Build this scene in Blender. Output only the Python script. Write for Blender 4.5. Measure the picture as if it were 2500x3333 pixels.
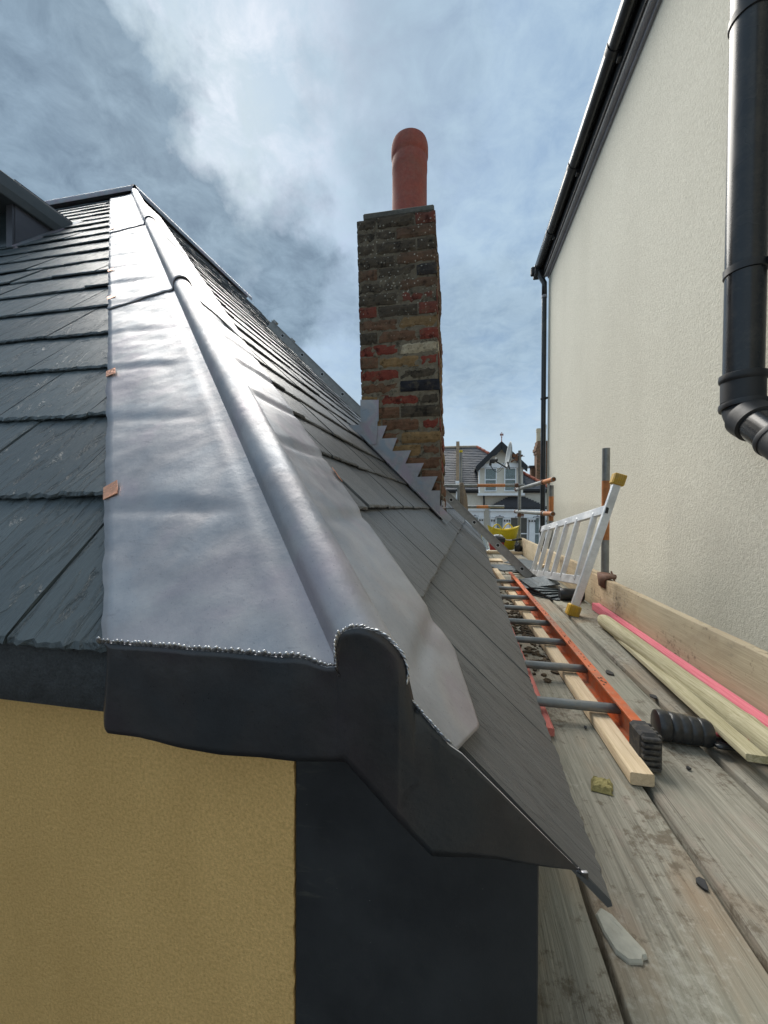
import bpy, bmesh, math, random
from math import radians, sin, cos, pi, sqrt, hypot
from mathutils import Vector, Matrix, noise

for o in list(bpy.data.objects):
    bpy.data.objects.remove(o)
S = bpy.context.scene
C = S.collection
random.seed(7)

# ------------------------------------------------------------------ camera
CAM_H = 0.65                       # eye height above the scaffold deck (deck top is z = 0)
yaw, pit, rol = radians(10.8), radians(-0.6), radians(0.2)
fw = Vector((-sin(yaw) * cos(pit), cos(yaw) * cos(pit), sin(pit)))
rt = Vector((cos(yaw), sin(yaw), 0))
up = rt.cross(fw)
r2 = rt * cos(rol) + up * sin(rol)
u2 = -rt * sin(rol) + up * cos(rol)
cd = bpy.data.cameras.new('camera')
cd.sensor_fit = 'HORIZONTAL'; cd.sensor_width = 36; cd.lens = 36 * 1225 / 2500
cd.clip_start = 0.02; cd.clip_end = 2000
cam = bpy.data.objects.new('camera', cd); C.objects.link(cam)
m = Matrix((r2, u2, -fw)).transposed().to_4x4(); m.translation = (0, 0, CAM_H)
cam.matrix_world = m
S.camera = cam
S.render.resolution_x = 768; S.render.resolution_y = 1024

# ------------------------------------------------------------------ light
SUN_AZ = radians(-34)              # measured from +Y towards +X: ahead and to the left
SUN_EL = radians(48)
W = bpy.data.worlds.new('World'); S.world = W; W.use_nodes = True
nt = W.node_tree; N = nt.nodes; Lk = nt.links
N.clear()
out = N.new('ShaderNodeOutputWorld'); bg = N.new('ShaderNodeBackground'); bg.inputs[1].default_value = 0.1
Lk.new(bg.outputs[0], out.inputs[0])
sky = N.new('ShaderNodeTexSky'); sky.sky_type = 'NISHITA'; sky.sun_disc = False
sky.sun_elevation = SUN_EL; sky.sun_rotation = SUN_AZ
sky.air_density = 1.0; sky.dust_density = 1.2; sky.ozone_density = 1.5

def wn(t, **kw):
    n = N.new(t)
    for k, v in kw.items():
        setattr(n, k, v)
    return n
def wmath(op, a, b=None, clamp=False):
    n = wn('ShaderNodeMath', operation=op, use_clamp=clamp)
    for i, v in enumerate((a, b)):
        if v is None: continue
        if isinstance(v, (int, float)): n.inputs[i].default_value = v
        else: Lk.new(v, n.inputs[i])
    return n.outputs[0]
def wramp(f, stops):
    n = wn('ShaderNodeValToRGB'); e = n.color_ramp.elements
    while len(e) < len(stops): e.new(0.5)
    for i, (p, c) in enumerate(stops):
        e[i].position = p; e[i].color = (c, c, c, 1) if isinstance(c, (int, float)) else (*c, 1)
    Lk.new(f, n.inputs[0]); return n.outputs[0]
def wmix(f, a, b, blend='MIX'):
    n = wn('ShaderNodeMix', data_type='RGBA', blend_type=blend)
    for i, v in ((0, f), (6, a), (7, b)):
        if isinstance(v, (int, float)): n.inputs[i].default_value = v
        elif isinstance(v, tuple): n.inputs[i].default_value = (*v, 1)
        else: Lk.new(v, n.inputs[i])
    return n.outputs[2]
tc = wn('ShaderNodeTexCoord'); sp = wn('ShaderNodeSeparateXYZ'); Lk.new(tc.outputs['Generated'], sp.inputs[0])
zz = wmath('MAXIMUM', wmath('ADD', sp.outputs[2], 0.22), 0.08)
cb = wn('ShaderNodeCombineXYZ')
Lk.new(wmath('DIVIDE', sp.outputs[0], zz), cb.inputs[0]); Lk.new(wmath('DIVIDE', sp.outputs[1], zz), cb.inputs[1])
def wnoise(scale, detail, rough, off, dist=0.0):
    mp = wn('ShaderNodeMapping'); mp.inputs['Location'].default_value = off
    Lk.new(cb.outputs[0], mp.inputs[0])
    n = wn('ShaderNodeTexNoise'); n.inputs['Scale'].default_value = scale; n.inputs['Detail'].default_value = detail
    n.inputs['Roughness'].default_value = rough; n.inputs['Distortion'].default_value = dist
    Lk.new(mp.outputs[0], n.inputs[0]); return n.outputs[0]
n_mid = wnoise(2.6, 8, 0.56, (1.7, 4.4, 0), 0.25)
n_fine = wnoise(11.0, 8, 0.66, (0.3, 2.2, 0), 0.4)
DIRS = dict(A=(-0.636, 0.449, 0.628), B=(-0.533, 0.537, 0.654), C=(-0.625, 0.554, 0.551), D=(-0.435, 0.725, 0.535), E=(-0.329, 0.818, 0.472), F=(-0.082, 0.679, 0.729), G=(-0.461, 0.608, 0.647), H=(-0.293, 0.56, 0.775), I=(0.053, 0.928, 0.37), K=(-0.514, 0.471, 0.716))   # where each mass stands in the sky
# ragged direction used to shape the individual cloud masses
nc = wn('ShaderNodeTexNoise'); nc.inputs['Scale'].default_value = 3.4; nc.inputs['Detail'].default_value = 7; nc.inputs['Roughness'].default_value = 0.6
Lk.new(tc.outputs['Generated'], nc.inputs[0])
v1 = wn('ShaderNodeVectorMath', operation='SUBTRACT'); Lk.new(nc.outputs['Color'], v1.inputs[0]); v1.inputs[1].default_value = (0.5, 0.5, 0.5)
v2 = wn('ShaderNodeVectorMath', operation='MULTIPLY_ADD'); Lk.new(v1.outputs[0], v2.inputs[0]); v2.inputs[1].default_value = (0.55, 0.55, 0.55); Lk.new(tc.outputs['Generated'], v2.inputs[2])
v3 = wn('ShaderNodeVectorMath', operation='NORMALIZE'); Lk.new(v2.outputs[0], v3.inputs[0])
def mass(d, r_in, r_out, k):
    n = wn('ShaderNodeVectorMath', operation='DOT_PRODUCT'); Lk.new(v3.outputs[0], n.inputs[0]); n.inputs[1].default_value = d
    mr = wn('ShaderNodeMapRange', interpolation_type='SMOOTHSTEP'); mr.inputs[1].default_value = cos(radians(r_out)); mr.inputs[2].default_value = cos(radians(r_in)); mr.inputs[4].default_value = k
    Lk.new(n.outputs['Value'], mr.inputs[0]); return mr.outputs[0]
def wsum(l):
    r = l[0]
    for q in l[1:]: r = wmath('ADD', r, q)
    return r
darks = wsum([mass(DIRS['A'], 4, 15, 1.0), mass(DIRS['B'], 3, 11, 1.0), mass(DIRS['C'], 4, 13, 0.7), mass(DIRS['D'], 3, 12, 0.95), mass(DIRS['E'], 2, 10, 0.8), mass(DIRS['F'], 2, 11, 0.4), mass(DIRS['I'], 3, 14, 0.5), mass((-0.2, 0.9, 0.38), 3, 12, 0.35), mass(DIRS['H'], 5, 22, 0.12),
              mass((0.75, -0.45, 0.5), 8, 28, 0.4), mass((-0.95, 0.15, 0.35), 8, 24, 0.8)])
brights = wsum([mass(DIRS['G'], 1, 12, 0.85), mass(DIRS['K'], 1, 7, 0.4), mass(DIRS['H'], 3, 18, 0.1), mass((0.1, -0.6, 0.8), 8, 34, 0.8), mass((-0.3, -0.8, 0.4), 8, 34, 0.7)])  # unseen bright masses behind the camera, added to light the front wall
thin = wramp(wmath('ADD', wmath('MULTIPLY', n_mid, 0.45), wmath('MULTIPLY', n_fine, 0.55)), [(0.38, 0.15), (0.58, 1.0)])
blue = wmix(0.65, sky.outputs[0], (2.2, 3.35, 4.5))
hz = wramp(sp.outputs[2], [(0.0, 1.0), (0.34, 0.0)])
base = wmix(wmath('MULTIPLY', thin, 0.78), blue, (3.6, 4.7, 5.65))
base = wmix(wmath('MULTIPLY', brights, wramp(n_fine, [(0.36, 0.1), (0.6, 1.0)]), True), base, (5.0, 5.75, 6.15))
dark = wmix(wramp(n_fine, [(0.3, 0.0), (0.7, 1.0)]), (1.1, 1.62, 2.2), (2.2, 3.0, 3.8))
thick = wmath('MULTIPLY', darks, wramp(n_mid, [(0.3, 0.55), (0.6, 1.0)]), True)
col = wmix(wmath('MULTIPLY', thick, 0.9), base, dark)
col = wmix(wmath('MULTIPLY', hz, 0.55), col, (4.7, 5.4, 5.9))
Lk.new(col, bg.inputs[0])

sl = bpy.data.lights.new('sun', 'SUN'); sl.energy = 3.5; sl.angle = radians(45); sl.color = (1.0, 0.95, 0.87)
so = bpy.data.objects.new('sun', sl); C.objects.link(so)
sd = Vector((sin(SUN_AZ) * cos(SUN_EL), cos(SUN_AZ) * cos(SUN_EL), sin(SUN_EL)))
so.rotation_euler = sd.to_track_quat('Z', 'Y').to_euler(); so.location = (-6, 6, 12)
S.view_settings.view_transform = 'Standard'; S.view_settings.look = 'None'
S.view_settings.exposure = 0.5; S.view_settings.gamma = 1.0; S.view_settings.use_curve_mapping = False

# ------------------------------------------------------------------ materials
class NT:
    def __init__(s, name):
        s.m = bpy.data.materials.new(name); s.m.use_nodes = True
        s.t = s.m.node_tree; s.n = s.t.nodes; s.l = s.t.links
        s.b = s.n['Principled BSDF']
        tc = s.n.new('ShaderNodeTexCoord'); oi = s.n.new('ShaderNodeObjectInfo')
        s.rand = oi.outputs['Random']
        v = s.n.new('ShaderNodeVectorMath'); v.operation = 'MULTIPLY_ADD'
        cmb = s.n.new('ShaderNodeCombineXYZ')
        for i in range(3): s.l.new(s.rand, cmb.inputs[i])
        s.l.new(cmb.outputs[0], v.inputs[0]); v.inputs[1].default_value = (37.3, 91.7, 53.1)
        s.l.new(tc.outputs['Object'], v.inputs[2])
        s.obj = tc.outputs['Object']; s.vec = v.outputs[0]
    def map(s, scale, vec=None, rot=(0, 0, 0)):
        mp = s.n.new('ShaderNodeMapping'); mp.inputs['Scale'].default_value = scale; mp.inputs['Rotation'].default_value = rot
        s.l.new(vec or s.vec, mp.inputs[0]); return mp.outputs[0]
    def noise(s, scale, detail=4, rough=0.55, vec=None, dist=0.0):
        n = s.n.new('ShaderNodeTexNoise'); n.inputs['Scale'].default_value = scale; n.inputs['Detail'].default_value = detail
        n.inputs['Roughness'].default_value = rough; n.inputs['Distortion'].default_value = dist
        s.l.new(vec or s.vec, n.inputs[0]); return n.outputs[0]
    def voro(s, scale, vec=None, feature='F1'):
        n = s.n.new('ShaderNodeTexVoronoi'); n.inputs['Scale'].default_value = scale; n.feature = feature
        s.l.new(vec or s.vec, n.inputs[0]); return n.outputs[0]
    def ramp(s, f, stops):
        n = s.n.new('ShaderNodeValToRGB'); e = n.color_ramp.elements
        while len(e) < len(stops): e.new(0.5)
        for i, (p, c) in enumerate(stops):
            e[i].position = p; e[i].color = (c, c, c, 1) if isinstance(c, (int, float)) else (*c, 1)
        s.l.new(f, n.inputs[0]); return n.outputs[0]
    def mix(s, f, a, b, blend='MIX'):
        n = s.n.new('ShaderNodeMix'); n.data_type = 'RGBA'; n.blend_type = blend
        for i, v in ((0, f), (6, a), (7, b)):
            if isinstance(v, (int, float)): n.inputs[i].default_value = v
            elif isinstance(v, tuple): n.inputs[i].default_value = (*v, 1)
            else: s.l.new(v, n.inputs[i])
        return n.outputs[2]
    def math(s, op, a, b=0.0, clamp=False):
        n = s.n.new('ShaderNodeMath'); n.operation = op; n.use_clamp = clamp
        for i, v in enumerate((a, b)):
            if isinstance(v, (int, float)): n.inputs[i].default_value = v
            else: s.l.new(v, n.inputs[i])
        return n.outputs[0]
    def z(s):
        n = s.n.new('ShaderNodeSeparateXYZ'); s.l.new(s.obj, n.inputs[0]); return n.outputs
    def bump(s, h, strength=0.5, dist=0.01, prev=None):
        n = s.n.new('ShaderNodeBump'); n.inputs['Strength'].default_value = strength; n.inputs['Distance'].default_value = dist
        s.l.new(h, n.inputs['Height'])
        if prev: s.l.new(prev, n.inputs['Normal'])
        return n.outputs[0]
    def set(s, **kw):
        names = dict(col='Base Color', rough='Roughness', metal='Metallic', spec='Specular IOR Level', normal='Normal', trans='Transmission Weight', ior='IOR', coat='Coat Weight', alpha='Alpha')
        for k, v in kw.items():
            i = s.b.inputs[names[k]]
            if isinstance(v, (int, float)): i.default_value = v
            elif isinstance(v, tuple): i.default_value = (*v, 1)
            else: s.l.new(v, i)
        return s.m

M = {}
def plain(name, col, rough=0.6, metal=0.0, var=0.18, scale=30, bump=0.15, spec=0.5, dust=0.0):
    t = NT(name)
    n = t.noise(scale, 6, 0.6); n2 = t.noise(scale * 0.17, 4, 0.6)
    lo = tuple(c * (1 - var * 1.6) for c in col); hi = tuple(min(1, c * (1 + var)) for c in col)
    f = t.math('ADD', t.math('MULTIPLY', n, 0.45), t.math('MULTIPLY', n2, 0.55))
    c = t.ramp(f, [(0.3, lo), (0.7, hi)])
    if dust:
        c = t.mix(t.ramp(t.math('ADD', t.math('MULTIPLY', t.noise(45, 6, 0.75), 0.5), t.math('MULTIPLY', t.noise(9, 4, 0.6), 0.5)), [(0.47, 0.0), (0.60, dust)]), c, (0.30, 0.26, 0.20))
    r = t.ramp(n2, [(0.3, max(0.05, rough - 0.12)), (0.75, min(1, rough + 0.12))])
    M[name] = t.set(col=c, rough=r, metal=metal, spec=spec, normal=t.bump(n, bump, 0.003))
    return M[name]

def slate_mat(name, a, b, relief=0.9):
    t = NT(name)
    riv = t.noise(1.0, 7, 0.62, t.map((30, 5, 30)), 0.6)           # cleft grain runs up the slope
    riv2 = t.noise(1.0, 5, 0.7, t.map((110, 16, 110)), 0.3)
    big = t.noise(3.0, 4, 0.6)
    c = t.ramp(t.math('ADD', t.math('MULTIPLY', riv, 0.6), t.math('MULTIPLY', big, 0.4)), [(0.36, a), (0.64, b)])
    c = t.mix(t.ramp(t.rand, [(0.0, 0.0), (1.0, 0.6)]), c, tuple(x * 0.62 for x in a))
    c = t.mix(t.ramp(t.noise(140, 2, 0.5), [(0.76, 0.0), (0.82, 0.15)]), c, (0.3, 0.31, 0.31))
    h = t.math('ADD', t.ramp(riv, [(0.36, 0.0), (0.42, 0.55), (0.55, 0.6), (0.61, 1.0)]), t.math('MULTIPLY', riv2, 0.35))
    M[name] = t.set(col=c, rough=t.ramp(riv2, [(0.2, 0.36), (0.8, 0.58)]), spec=0.55, normal=t.bump(h, relief, 0.006))
slate_mat('slate', (0.042, 0.058, 0.066), (0.085, 0.109, 0.120))
slate_mat('slate_warm', (0.058, 0.061, 0.064), (0.108, 0.111, 0.113), 0.5)

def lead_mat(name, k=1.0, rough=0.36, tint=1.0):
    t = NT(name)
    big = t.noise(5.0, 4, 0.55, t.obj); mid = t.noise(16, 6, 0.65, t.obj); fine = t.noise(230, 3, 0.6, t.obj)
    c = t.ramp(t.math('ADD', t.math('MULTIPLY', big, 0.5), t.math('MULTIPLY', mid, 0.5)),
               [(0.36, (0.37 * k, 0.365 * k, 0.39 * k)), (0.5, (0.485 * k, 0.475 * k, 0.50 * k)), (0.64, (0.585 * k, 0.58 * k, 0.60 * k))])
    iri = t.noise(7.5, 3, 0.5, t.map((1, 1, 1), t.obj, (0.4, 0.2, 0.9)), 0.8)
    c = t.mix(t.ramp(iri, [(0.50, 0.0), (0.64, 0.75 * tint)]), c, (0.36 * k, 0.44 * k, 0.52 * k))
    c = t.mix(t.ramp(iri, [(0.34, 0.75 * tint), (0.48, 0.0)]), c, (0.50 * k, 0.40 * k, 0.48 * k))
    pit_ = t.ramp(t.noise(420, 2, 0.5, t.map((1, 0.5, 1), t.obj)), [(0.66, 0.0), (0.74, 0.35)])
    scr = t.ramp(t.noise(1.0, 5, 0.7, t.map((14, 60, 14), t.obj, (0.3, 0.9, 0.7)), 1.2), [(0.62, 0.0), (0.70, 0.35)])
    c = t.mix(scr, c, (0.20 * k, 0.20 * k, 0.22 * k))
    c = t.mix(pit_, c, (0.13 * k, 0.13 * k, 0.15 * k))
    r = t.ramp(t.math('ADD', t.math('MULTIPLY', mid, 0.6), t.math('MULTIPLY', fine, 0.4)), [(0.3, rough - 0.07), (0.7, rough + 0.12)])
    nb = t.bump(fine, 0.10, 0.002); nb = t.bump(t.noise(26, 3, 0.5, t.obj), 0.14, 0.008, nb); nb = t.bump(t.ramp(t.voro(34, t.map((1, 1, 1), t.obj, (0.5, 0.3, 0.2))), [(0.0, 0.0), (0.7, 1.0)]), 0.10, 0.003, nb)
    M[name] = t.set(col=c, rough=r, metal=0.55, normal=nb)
lead_mat('lead', 0.64, 0.43, 0.4)
lead_mat('lead_shaded', 0.105, 0.32, 0.8)  # same lead, with the apron's shade and dark reflection put into the colour
lead_mat('lead_edge', 1.0, 0.4, 0.2)
lead_mat('lead_old', 0.62, 0.45, 1.0)
t = NT('weld'); n_ = t.noise(60, 3, 0.5)
M['weld'] = t.set(col=t.ramp(n_, [(0.3, (0.36, 0.37, 0.39)), (0.7, (0.74, 0.75, 0.77))]), rough=0.36, metal=1.0)

def render_mat(name, a, b, scale, dist, strength, stain=(0.3, 0.28, 0.2), stain_amt=0.25):
    t = NT(name)
    n = t.noise(scale, 5, 0.65, t.obj); g = t.noise(scale * 2.7, 3, 0.6, t.obj); lo = t.noise(1.3, 4, 0.6, t.obj)
    st = t.noise(1.0, 5, 0.6, t.map((2.2, 2.2, 0.35), t.obj))
    c = t.ramp(n, [(0.25, a), (0.7, b)])
    c = t.mix(t.ramp(t.math('ADD', t.math('MULTIPLY', lo, 0.5), t.math('MULTIPLY', st, 0.5)), [(0.45, 0.0), (0.7, stain_amt)]), c, stain)
    h = t.math('ADD', n, t.math('MULTIPLY', g, 0.5))
    M[name] = t.set(col=c, rough=0.92, spec=0.2, normal=t.bump(h, strength, dist))
render_mat('cream_render', (0.55, 0.53, 0.445), (0.72, 0.70, 0.605), 75, 0.008, 0.6, (0.50, 0.48, 0.405), 0.4)
render_mat('ochre_render', (0.54, 0.335, 0.118), (0.88, 0.595, 0.255), 260, 0.0035, 0.75, (0.42, 0.255, 0.085), 0.7)
render_mat('far_render', (0.66, 0.61, 0.52), (0.76, 0.71, 0.62), 12, 0.01, 0.3, (0.4, 0.36, 0.28), 0.4)

def wood_mat(name, a, b, stains=True, scale=1.0, axis=1, wet=0.0, grain=0.7):
    t = NT(name)
    sc = [70 * scale] * 3; sc[axis] = 2.4 * scale
    sc2 = [330 * scale] * 3; sc2[axis] = 9 * scale
    g = t.noise(1.0, 6, 0.6, t.map(tuple(sc)), 0.9); g2 = t.noise(1.0, 4, 0.7, t.map(tuple(sc2)), 0.2)
    c = t.ramp(t.math('ADD', t.math('MULTIPLY', g, 0.5), t.math('MULTIPLY', g2, 0.5)), [(0.36, a), (0.60, b)])
    if stains:
        p = t.noise(4.5, 5, 0.6, t.map((1, 0.5, 1)), 0.5)
        c = t.mix(t.ramp(p, [(0.50, 0.0), (0.66, 0.6)]), c, (0.29, 0.20, 0.125))
        p2 = t.noise(6.0, 5, 0.7, t.map((1, 0.6, 1), None, (0, 0, 0.5)))
        c = t.mix(t.ramp(p2, [(0.56, 0.0), (0.70, 0.3)]), c, (0.40, 0.28, 0.24))
        p3 = t.noise(9.0, 6, 0.7, t.map((1.3, 0.7, 1.3), None, (0, 0, 1.1)))
        c = t.mix(t.ramp(p3, [(0.62, 0.0), (0.70, 0.6)]), c, (0.15, 0.135, 0.10))
        c = t.mix(t.ramp(t.noise(1.7, 3, 0.5), [(0.4, 0.0), (0.65, 0.35)]), c, (0.30, 0.31, 0.24))
        k = t.voro(3.2, t.map((1.4, 0.75, 1.4)))
        c = t.mix(t.ramp(k, [(0.05, 0.65), (0.10, 0.0)]), c, (0.12, 0.10, 0.075))
    h = t.math('ADD', g, t.math('MULTIPLY', g2, 0.8))
    if stains:
        mud = t.ramp(t.math('ADD', t.math('MULTIPLY', t.noise(38, 6, 0.75), 0.6), t.math('MULTIPLY', t.noise(5.5, 3, 0.5, t.map((1, 0.6, 1), None, (0, 0, 2.0))), 0.4)), [(0.54, 0.0), (0.61, 0.75)])
        c = t.mix(mud, c, (0.115, 0.09, 0.062))
        pale = t.ramp(t.math('ADD', t.math('MULTIPLY', t.noise(70, 5, 0.7), 0.55), t.math('MULTIPLY', t.noise(3.2, 3, 0.5, t.map((1, 0.6, 1), None, (0, 0, 4.0))), 0.45)), [(0.59, 0.0), (0.68, 0.34)])
        c = t.mix(pale, c, (0.56, 0.54, 0.48))
        spl = t.noise(1.0, 3, 0.5, t.map((42, 0.55, 42)), 0.5)
        c = t.mix(t.ramp(spl, [(0.655, 0.0), (0.67, 0.75), (0.685, 0.0)]), c, (0.07, 0.06, 0.045))
    M[name] = t.set(col=c, rough=0.82 - wet, spec=0.3, normal=t.bump(h, grain, 0.004))
wood_mat('board_wood', (0.165, 0.152, 0.122), (0.35, 0.328, 0.272))
wood_mat('toe_wood', (0.40, 0.305, 0.19), (0.57, 0.455, 0.305), grain=0.3)
wood_mat('new_wood', (0.58, 0.44, 0.27), (0.78, 0.63, 0.44), False)
wood_mat('green_wood', (0.29, 0.26, 0.14), (0.55, 0.50, 0.34), False)
wood_mat('pink_wood', (0.60, 0.13, 0.17), (0.80, 0.25, 0.30), False)
wood_mat('red_wood', (0.52, 0.12, 0.10), (0.70, 0.26, 0.22), False)
plain('black_plastic', (0.018, 0.020, 0.023), 0.27, var=0.1, bump=0.04, scale=12, dust=0.06)
plain('black_matt', (0.020, 0.021, 0.024), 0.5, bump=0.1)
t = NT('black_paint')
n_ = t.noise(9, 5, 0.6, t.obj); sm_ = t.noise(1.0, 6, 0.7, t.map((14, 14, 55), t.obj, (0, 0.5, 0)), 0.6)
edge_ = t.ramp(t.math('MULTIPLY', t.math('ADD', t.z()[0], 0.1815), 12.0, True), [(0.0, 1.0), (0.75, 0.0)])
c_ = t.ramp(n_, [(0.3, (0.011, 0.013, 0.016)), (0.7, (0.024, 0.027, 0.031))])
c_ = t.mix(t.math('MULTIPLY', edge_, t.ramp(sm_, [(0.56, 0.0), (0.70, 0.5)])), c_, (0.10, 0.10, 0.08))          # dried filler smears by the render edge
c_ = t.mix(t.ramp(t.noise(190, 2, 0.5, t.obj), [(0.74, 0.0), (0.80, 0.5)]), c_, (0.25, 0.25, 0.25))
M['black_paint'] = t.set(col=c_, rough=t.ramp(n_, [(0.3, 0.36), (0.7, 0.58)]), normal=t.bump(t.noise(60, 5, 0.6, t.obj), 0.15, 0.002))
plain('felt', (0.045, 0.05, 0.055), 0.9, var=0.5, scale=330, bump=1.0)
plain('roof_dark', (0.03, 0.03, 0.033), 0.9)
plain('steel', (0.27, 0.28, 0.275), 0.5, 0.5, var=0.3, scale=24)
plain('orange_paint', (0.50, 0.19, 0.06), 0.6, var=0.35, scale=35)
plain('aluminium', (0.76, 0.78, 0.80), 0.42, 0.65, var=0.14, scale=40, bump=0.1, dust=0.15)
plain('alu_dull', (0.36, 0.36, 0.35), 0.5, 0.6, var=0.22, scale=30)
plain('rung_grey', (0.20, 0.215, 0.22), 0.42, 0.5, var=0.2, dust=0.4)
plain('ladder_orange', (0.60, 0.125, 0.03), 0.5, var=0.28, scale=22, dust=0.5)
plain('rubber', (0.028, 0.028, 0.03), 0.7, bump=0.5, dust=0.35)
plain('yellow_foot', (0.56, 0.34, 0.03), 0.55, var=0.2, dust=0.35)
plain('yellow_tub', (0.72, 0.57, 0.02), 0.45, var=0.12)
plain('copper', (0.78, 0.36, 0.21), 0.32, 0.85, var=0.25, scale=160, bump=0.5)
plain('terracotta', (0.27, 0.068, 0.047), 0.8, var=0.2, scale=60, bump=0.3, dust=0.12)
plain('cement', (0.10, 0.10, 0.09), 0.95, var=0.4, scale=40, bump=0.8)
plain('rust', (0.16, 0.075, 0.045), 0.8, var=0.4)
plain('white_paint', (0.86, 0.87, 0.88), 0.55, var=0.06)
plain('window_dark', (0.03, 0.04, 0.045), 0.06, var=0.1, bump=0.0)
plain('far_slate', (0.050, 0.057, 0.072), 0.55, var=0.3, scale=4, bump=0.3)
plain('far_slate_dark', (0.05, 0.052, 0.06), 0.6, var=0.25, scale=6)
plain('hip_tile', (0.36, 0.105, 0.06), 0.8, var=0.3, scale=5)
plain('ridge_tile', (0.36, 0.29, 0.22), 0.9, var=0.3, scale=5)
plain('lichen_brick', (0.13, 0.095, 0.055), 0.95, var=0.5, scale=7, bump=0.8)
plain('far_brick', (0.20, 0.115, 0.07), 0.95, var=0.45, scale=9, bump=0.8)
plain('buff_pot', (0.60, 0.51, 0.36), 0.8, var=0.15)
plain('curtain', (0.40, 0.46, 0.46), 0.9, var=0.1)
plain('dish_grey', (0.30, 0.33, 0.34), 0.5, var=0.1)
plain('cloth', (0.25, 0.20, 0.15), 0.95, var=0.3, scale=50)
plain('red_plastic', (0.36, 0.03, 0.035), 0.45)
plain('soil', (0.10, 0.07, 0.042), 1.0, var=0.6, scale=120, bump=1.0)
plain('moss', (0.30, 0.26, 0.11), 1.0, var=0.4, scale=120, bump=1.0)
plain('mortar_lump', (0.44, 0.43, 0.37), 0.95, var=0.2, scale=60, bump=0.7)
plain('asphalt', (0.055, 0.055, 0.055), 0.9, scale=3)
plain('dormer_grey', (0.075, 0.085, 0.09), 0.55, var=0.2, scale=8)
plain('dormer_cheek', (0.10, 0.10, 0.115), 0.5, 0.4, var=0.2, scale=8)
plain('fascia_black', (0.018, 0.019, 0.022), 0.6)
plain('soffit_grey', (0.30, 0.30, 0.33), 0.6)
t = NT('bottle'); M['bottle'] = t.set(col=(0.85, 0.92, 0.95), rough=0.08, trans=0.85, ior=1.33)
t = NT('glass'); M['glass'] = t.set(col=(0.75, 0.8, 0.8), rough=0.03, trans=0.9, ior=1.15)
def brick_mat(name, a, b):
    t = NT(name)
    n = t.noise(34, 6, 0.7); n2 = t.noise(11, 4, 0.6)
    c = t.ramp(t.math('ADD', t.math('MULTIPLY', n, 0.6), t.math('MULTIPLY', n2, 0.4)), [(0.3, a), (0.68, b)])
    zc = t.z()
    hi = t.ramp(t.math('MULTIPLY', t.math('SUBTRACT', zc[2], 1.55), 1.25, True), [(0.1, 0.0), (0.6, 0.55)])   # soot and lichen high on the stack
    c = t.mix(t.math('MULTIPLY', hi, t.ramp(t.noise(7, 5, 0.65, t.obj), [(0.3, 0.35), (0.55, 1.0)])), c, (0.058, 0.047, 0.036))
    li = t.ramp(t.math('ADD', t.voro(42, t.obj), t.math('MULTIPLY', t.noise(120, 4, 0.7, t.obj), 0.55)), [(0.40, 1.0), (0.50, 0.0)])
    li = t.math('MULTIPLY', li, t.ramp(t.noise(5, 4, 0.6, t.obj), [(0.40, 0.0), (0.50, 1.0)]))
    c = t.mix(t.math('MULTIPLY', t.math('MULTIPLY', li, hi), 1.3, True), c, (0.46, 0.45, 0.39))
    c = t.mix(t.ramp(t.noise(15, 6, 0.7, t.obj), [(0.52, 0.0), (0.66, 0.5)]), c, (0.13, 0.105, 0.07))
    c = t.mix(t.ramp(t.noise(19, 5, 0.7), [(0.54, 0.0), (0.66, 0.8)]), c, tuple(x * 0.28 for x in a))
    M[name] = t.set(col=c, rough=0.93, spec=0.25, normal=t.bump(t.math('ADD', n, n2), 0.8, 0.006))
brick_mat('mortar', (0.10, 0.085, 0.062), (0.23, 0.20, 0.15))
brick_mat('brick_red', (0.105, 0.027, 0.020), (0.25, 0.058, 0.040))
brick_mat('brick_brown', (0.075, 0.045, 0.028), (0.20, 0.105, 0.065))
brick_mat('brick_dark', (0.028, 0.025, 0.020), (0.095, 0.075, 0.055))
brick_mat('brick_yellow', (0.12, 0.075, 0.035), (0.30, 0.195, 0.095))
brick_mat('brick_black', (0.010, 0.011, 0.015), (0.032, 0.032, 0.040))
brick_mat('brick_pale', (0.26, 0.21, 0.13), (0.50, 0.44, 0.33))

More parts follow.
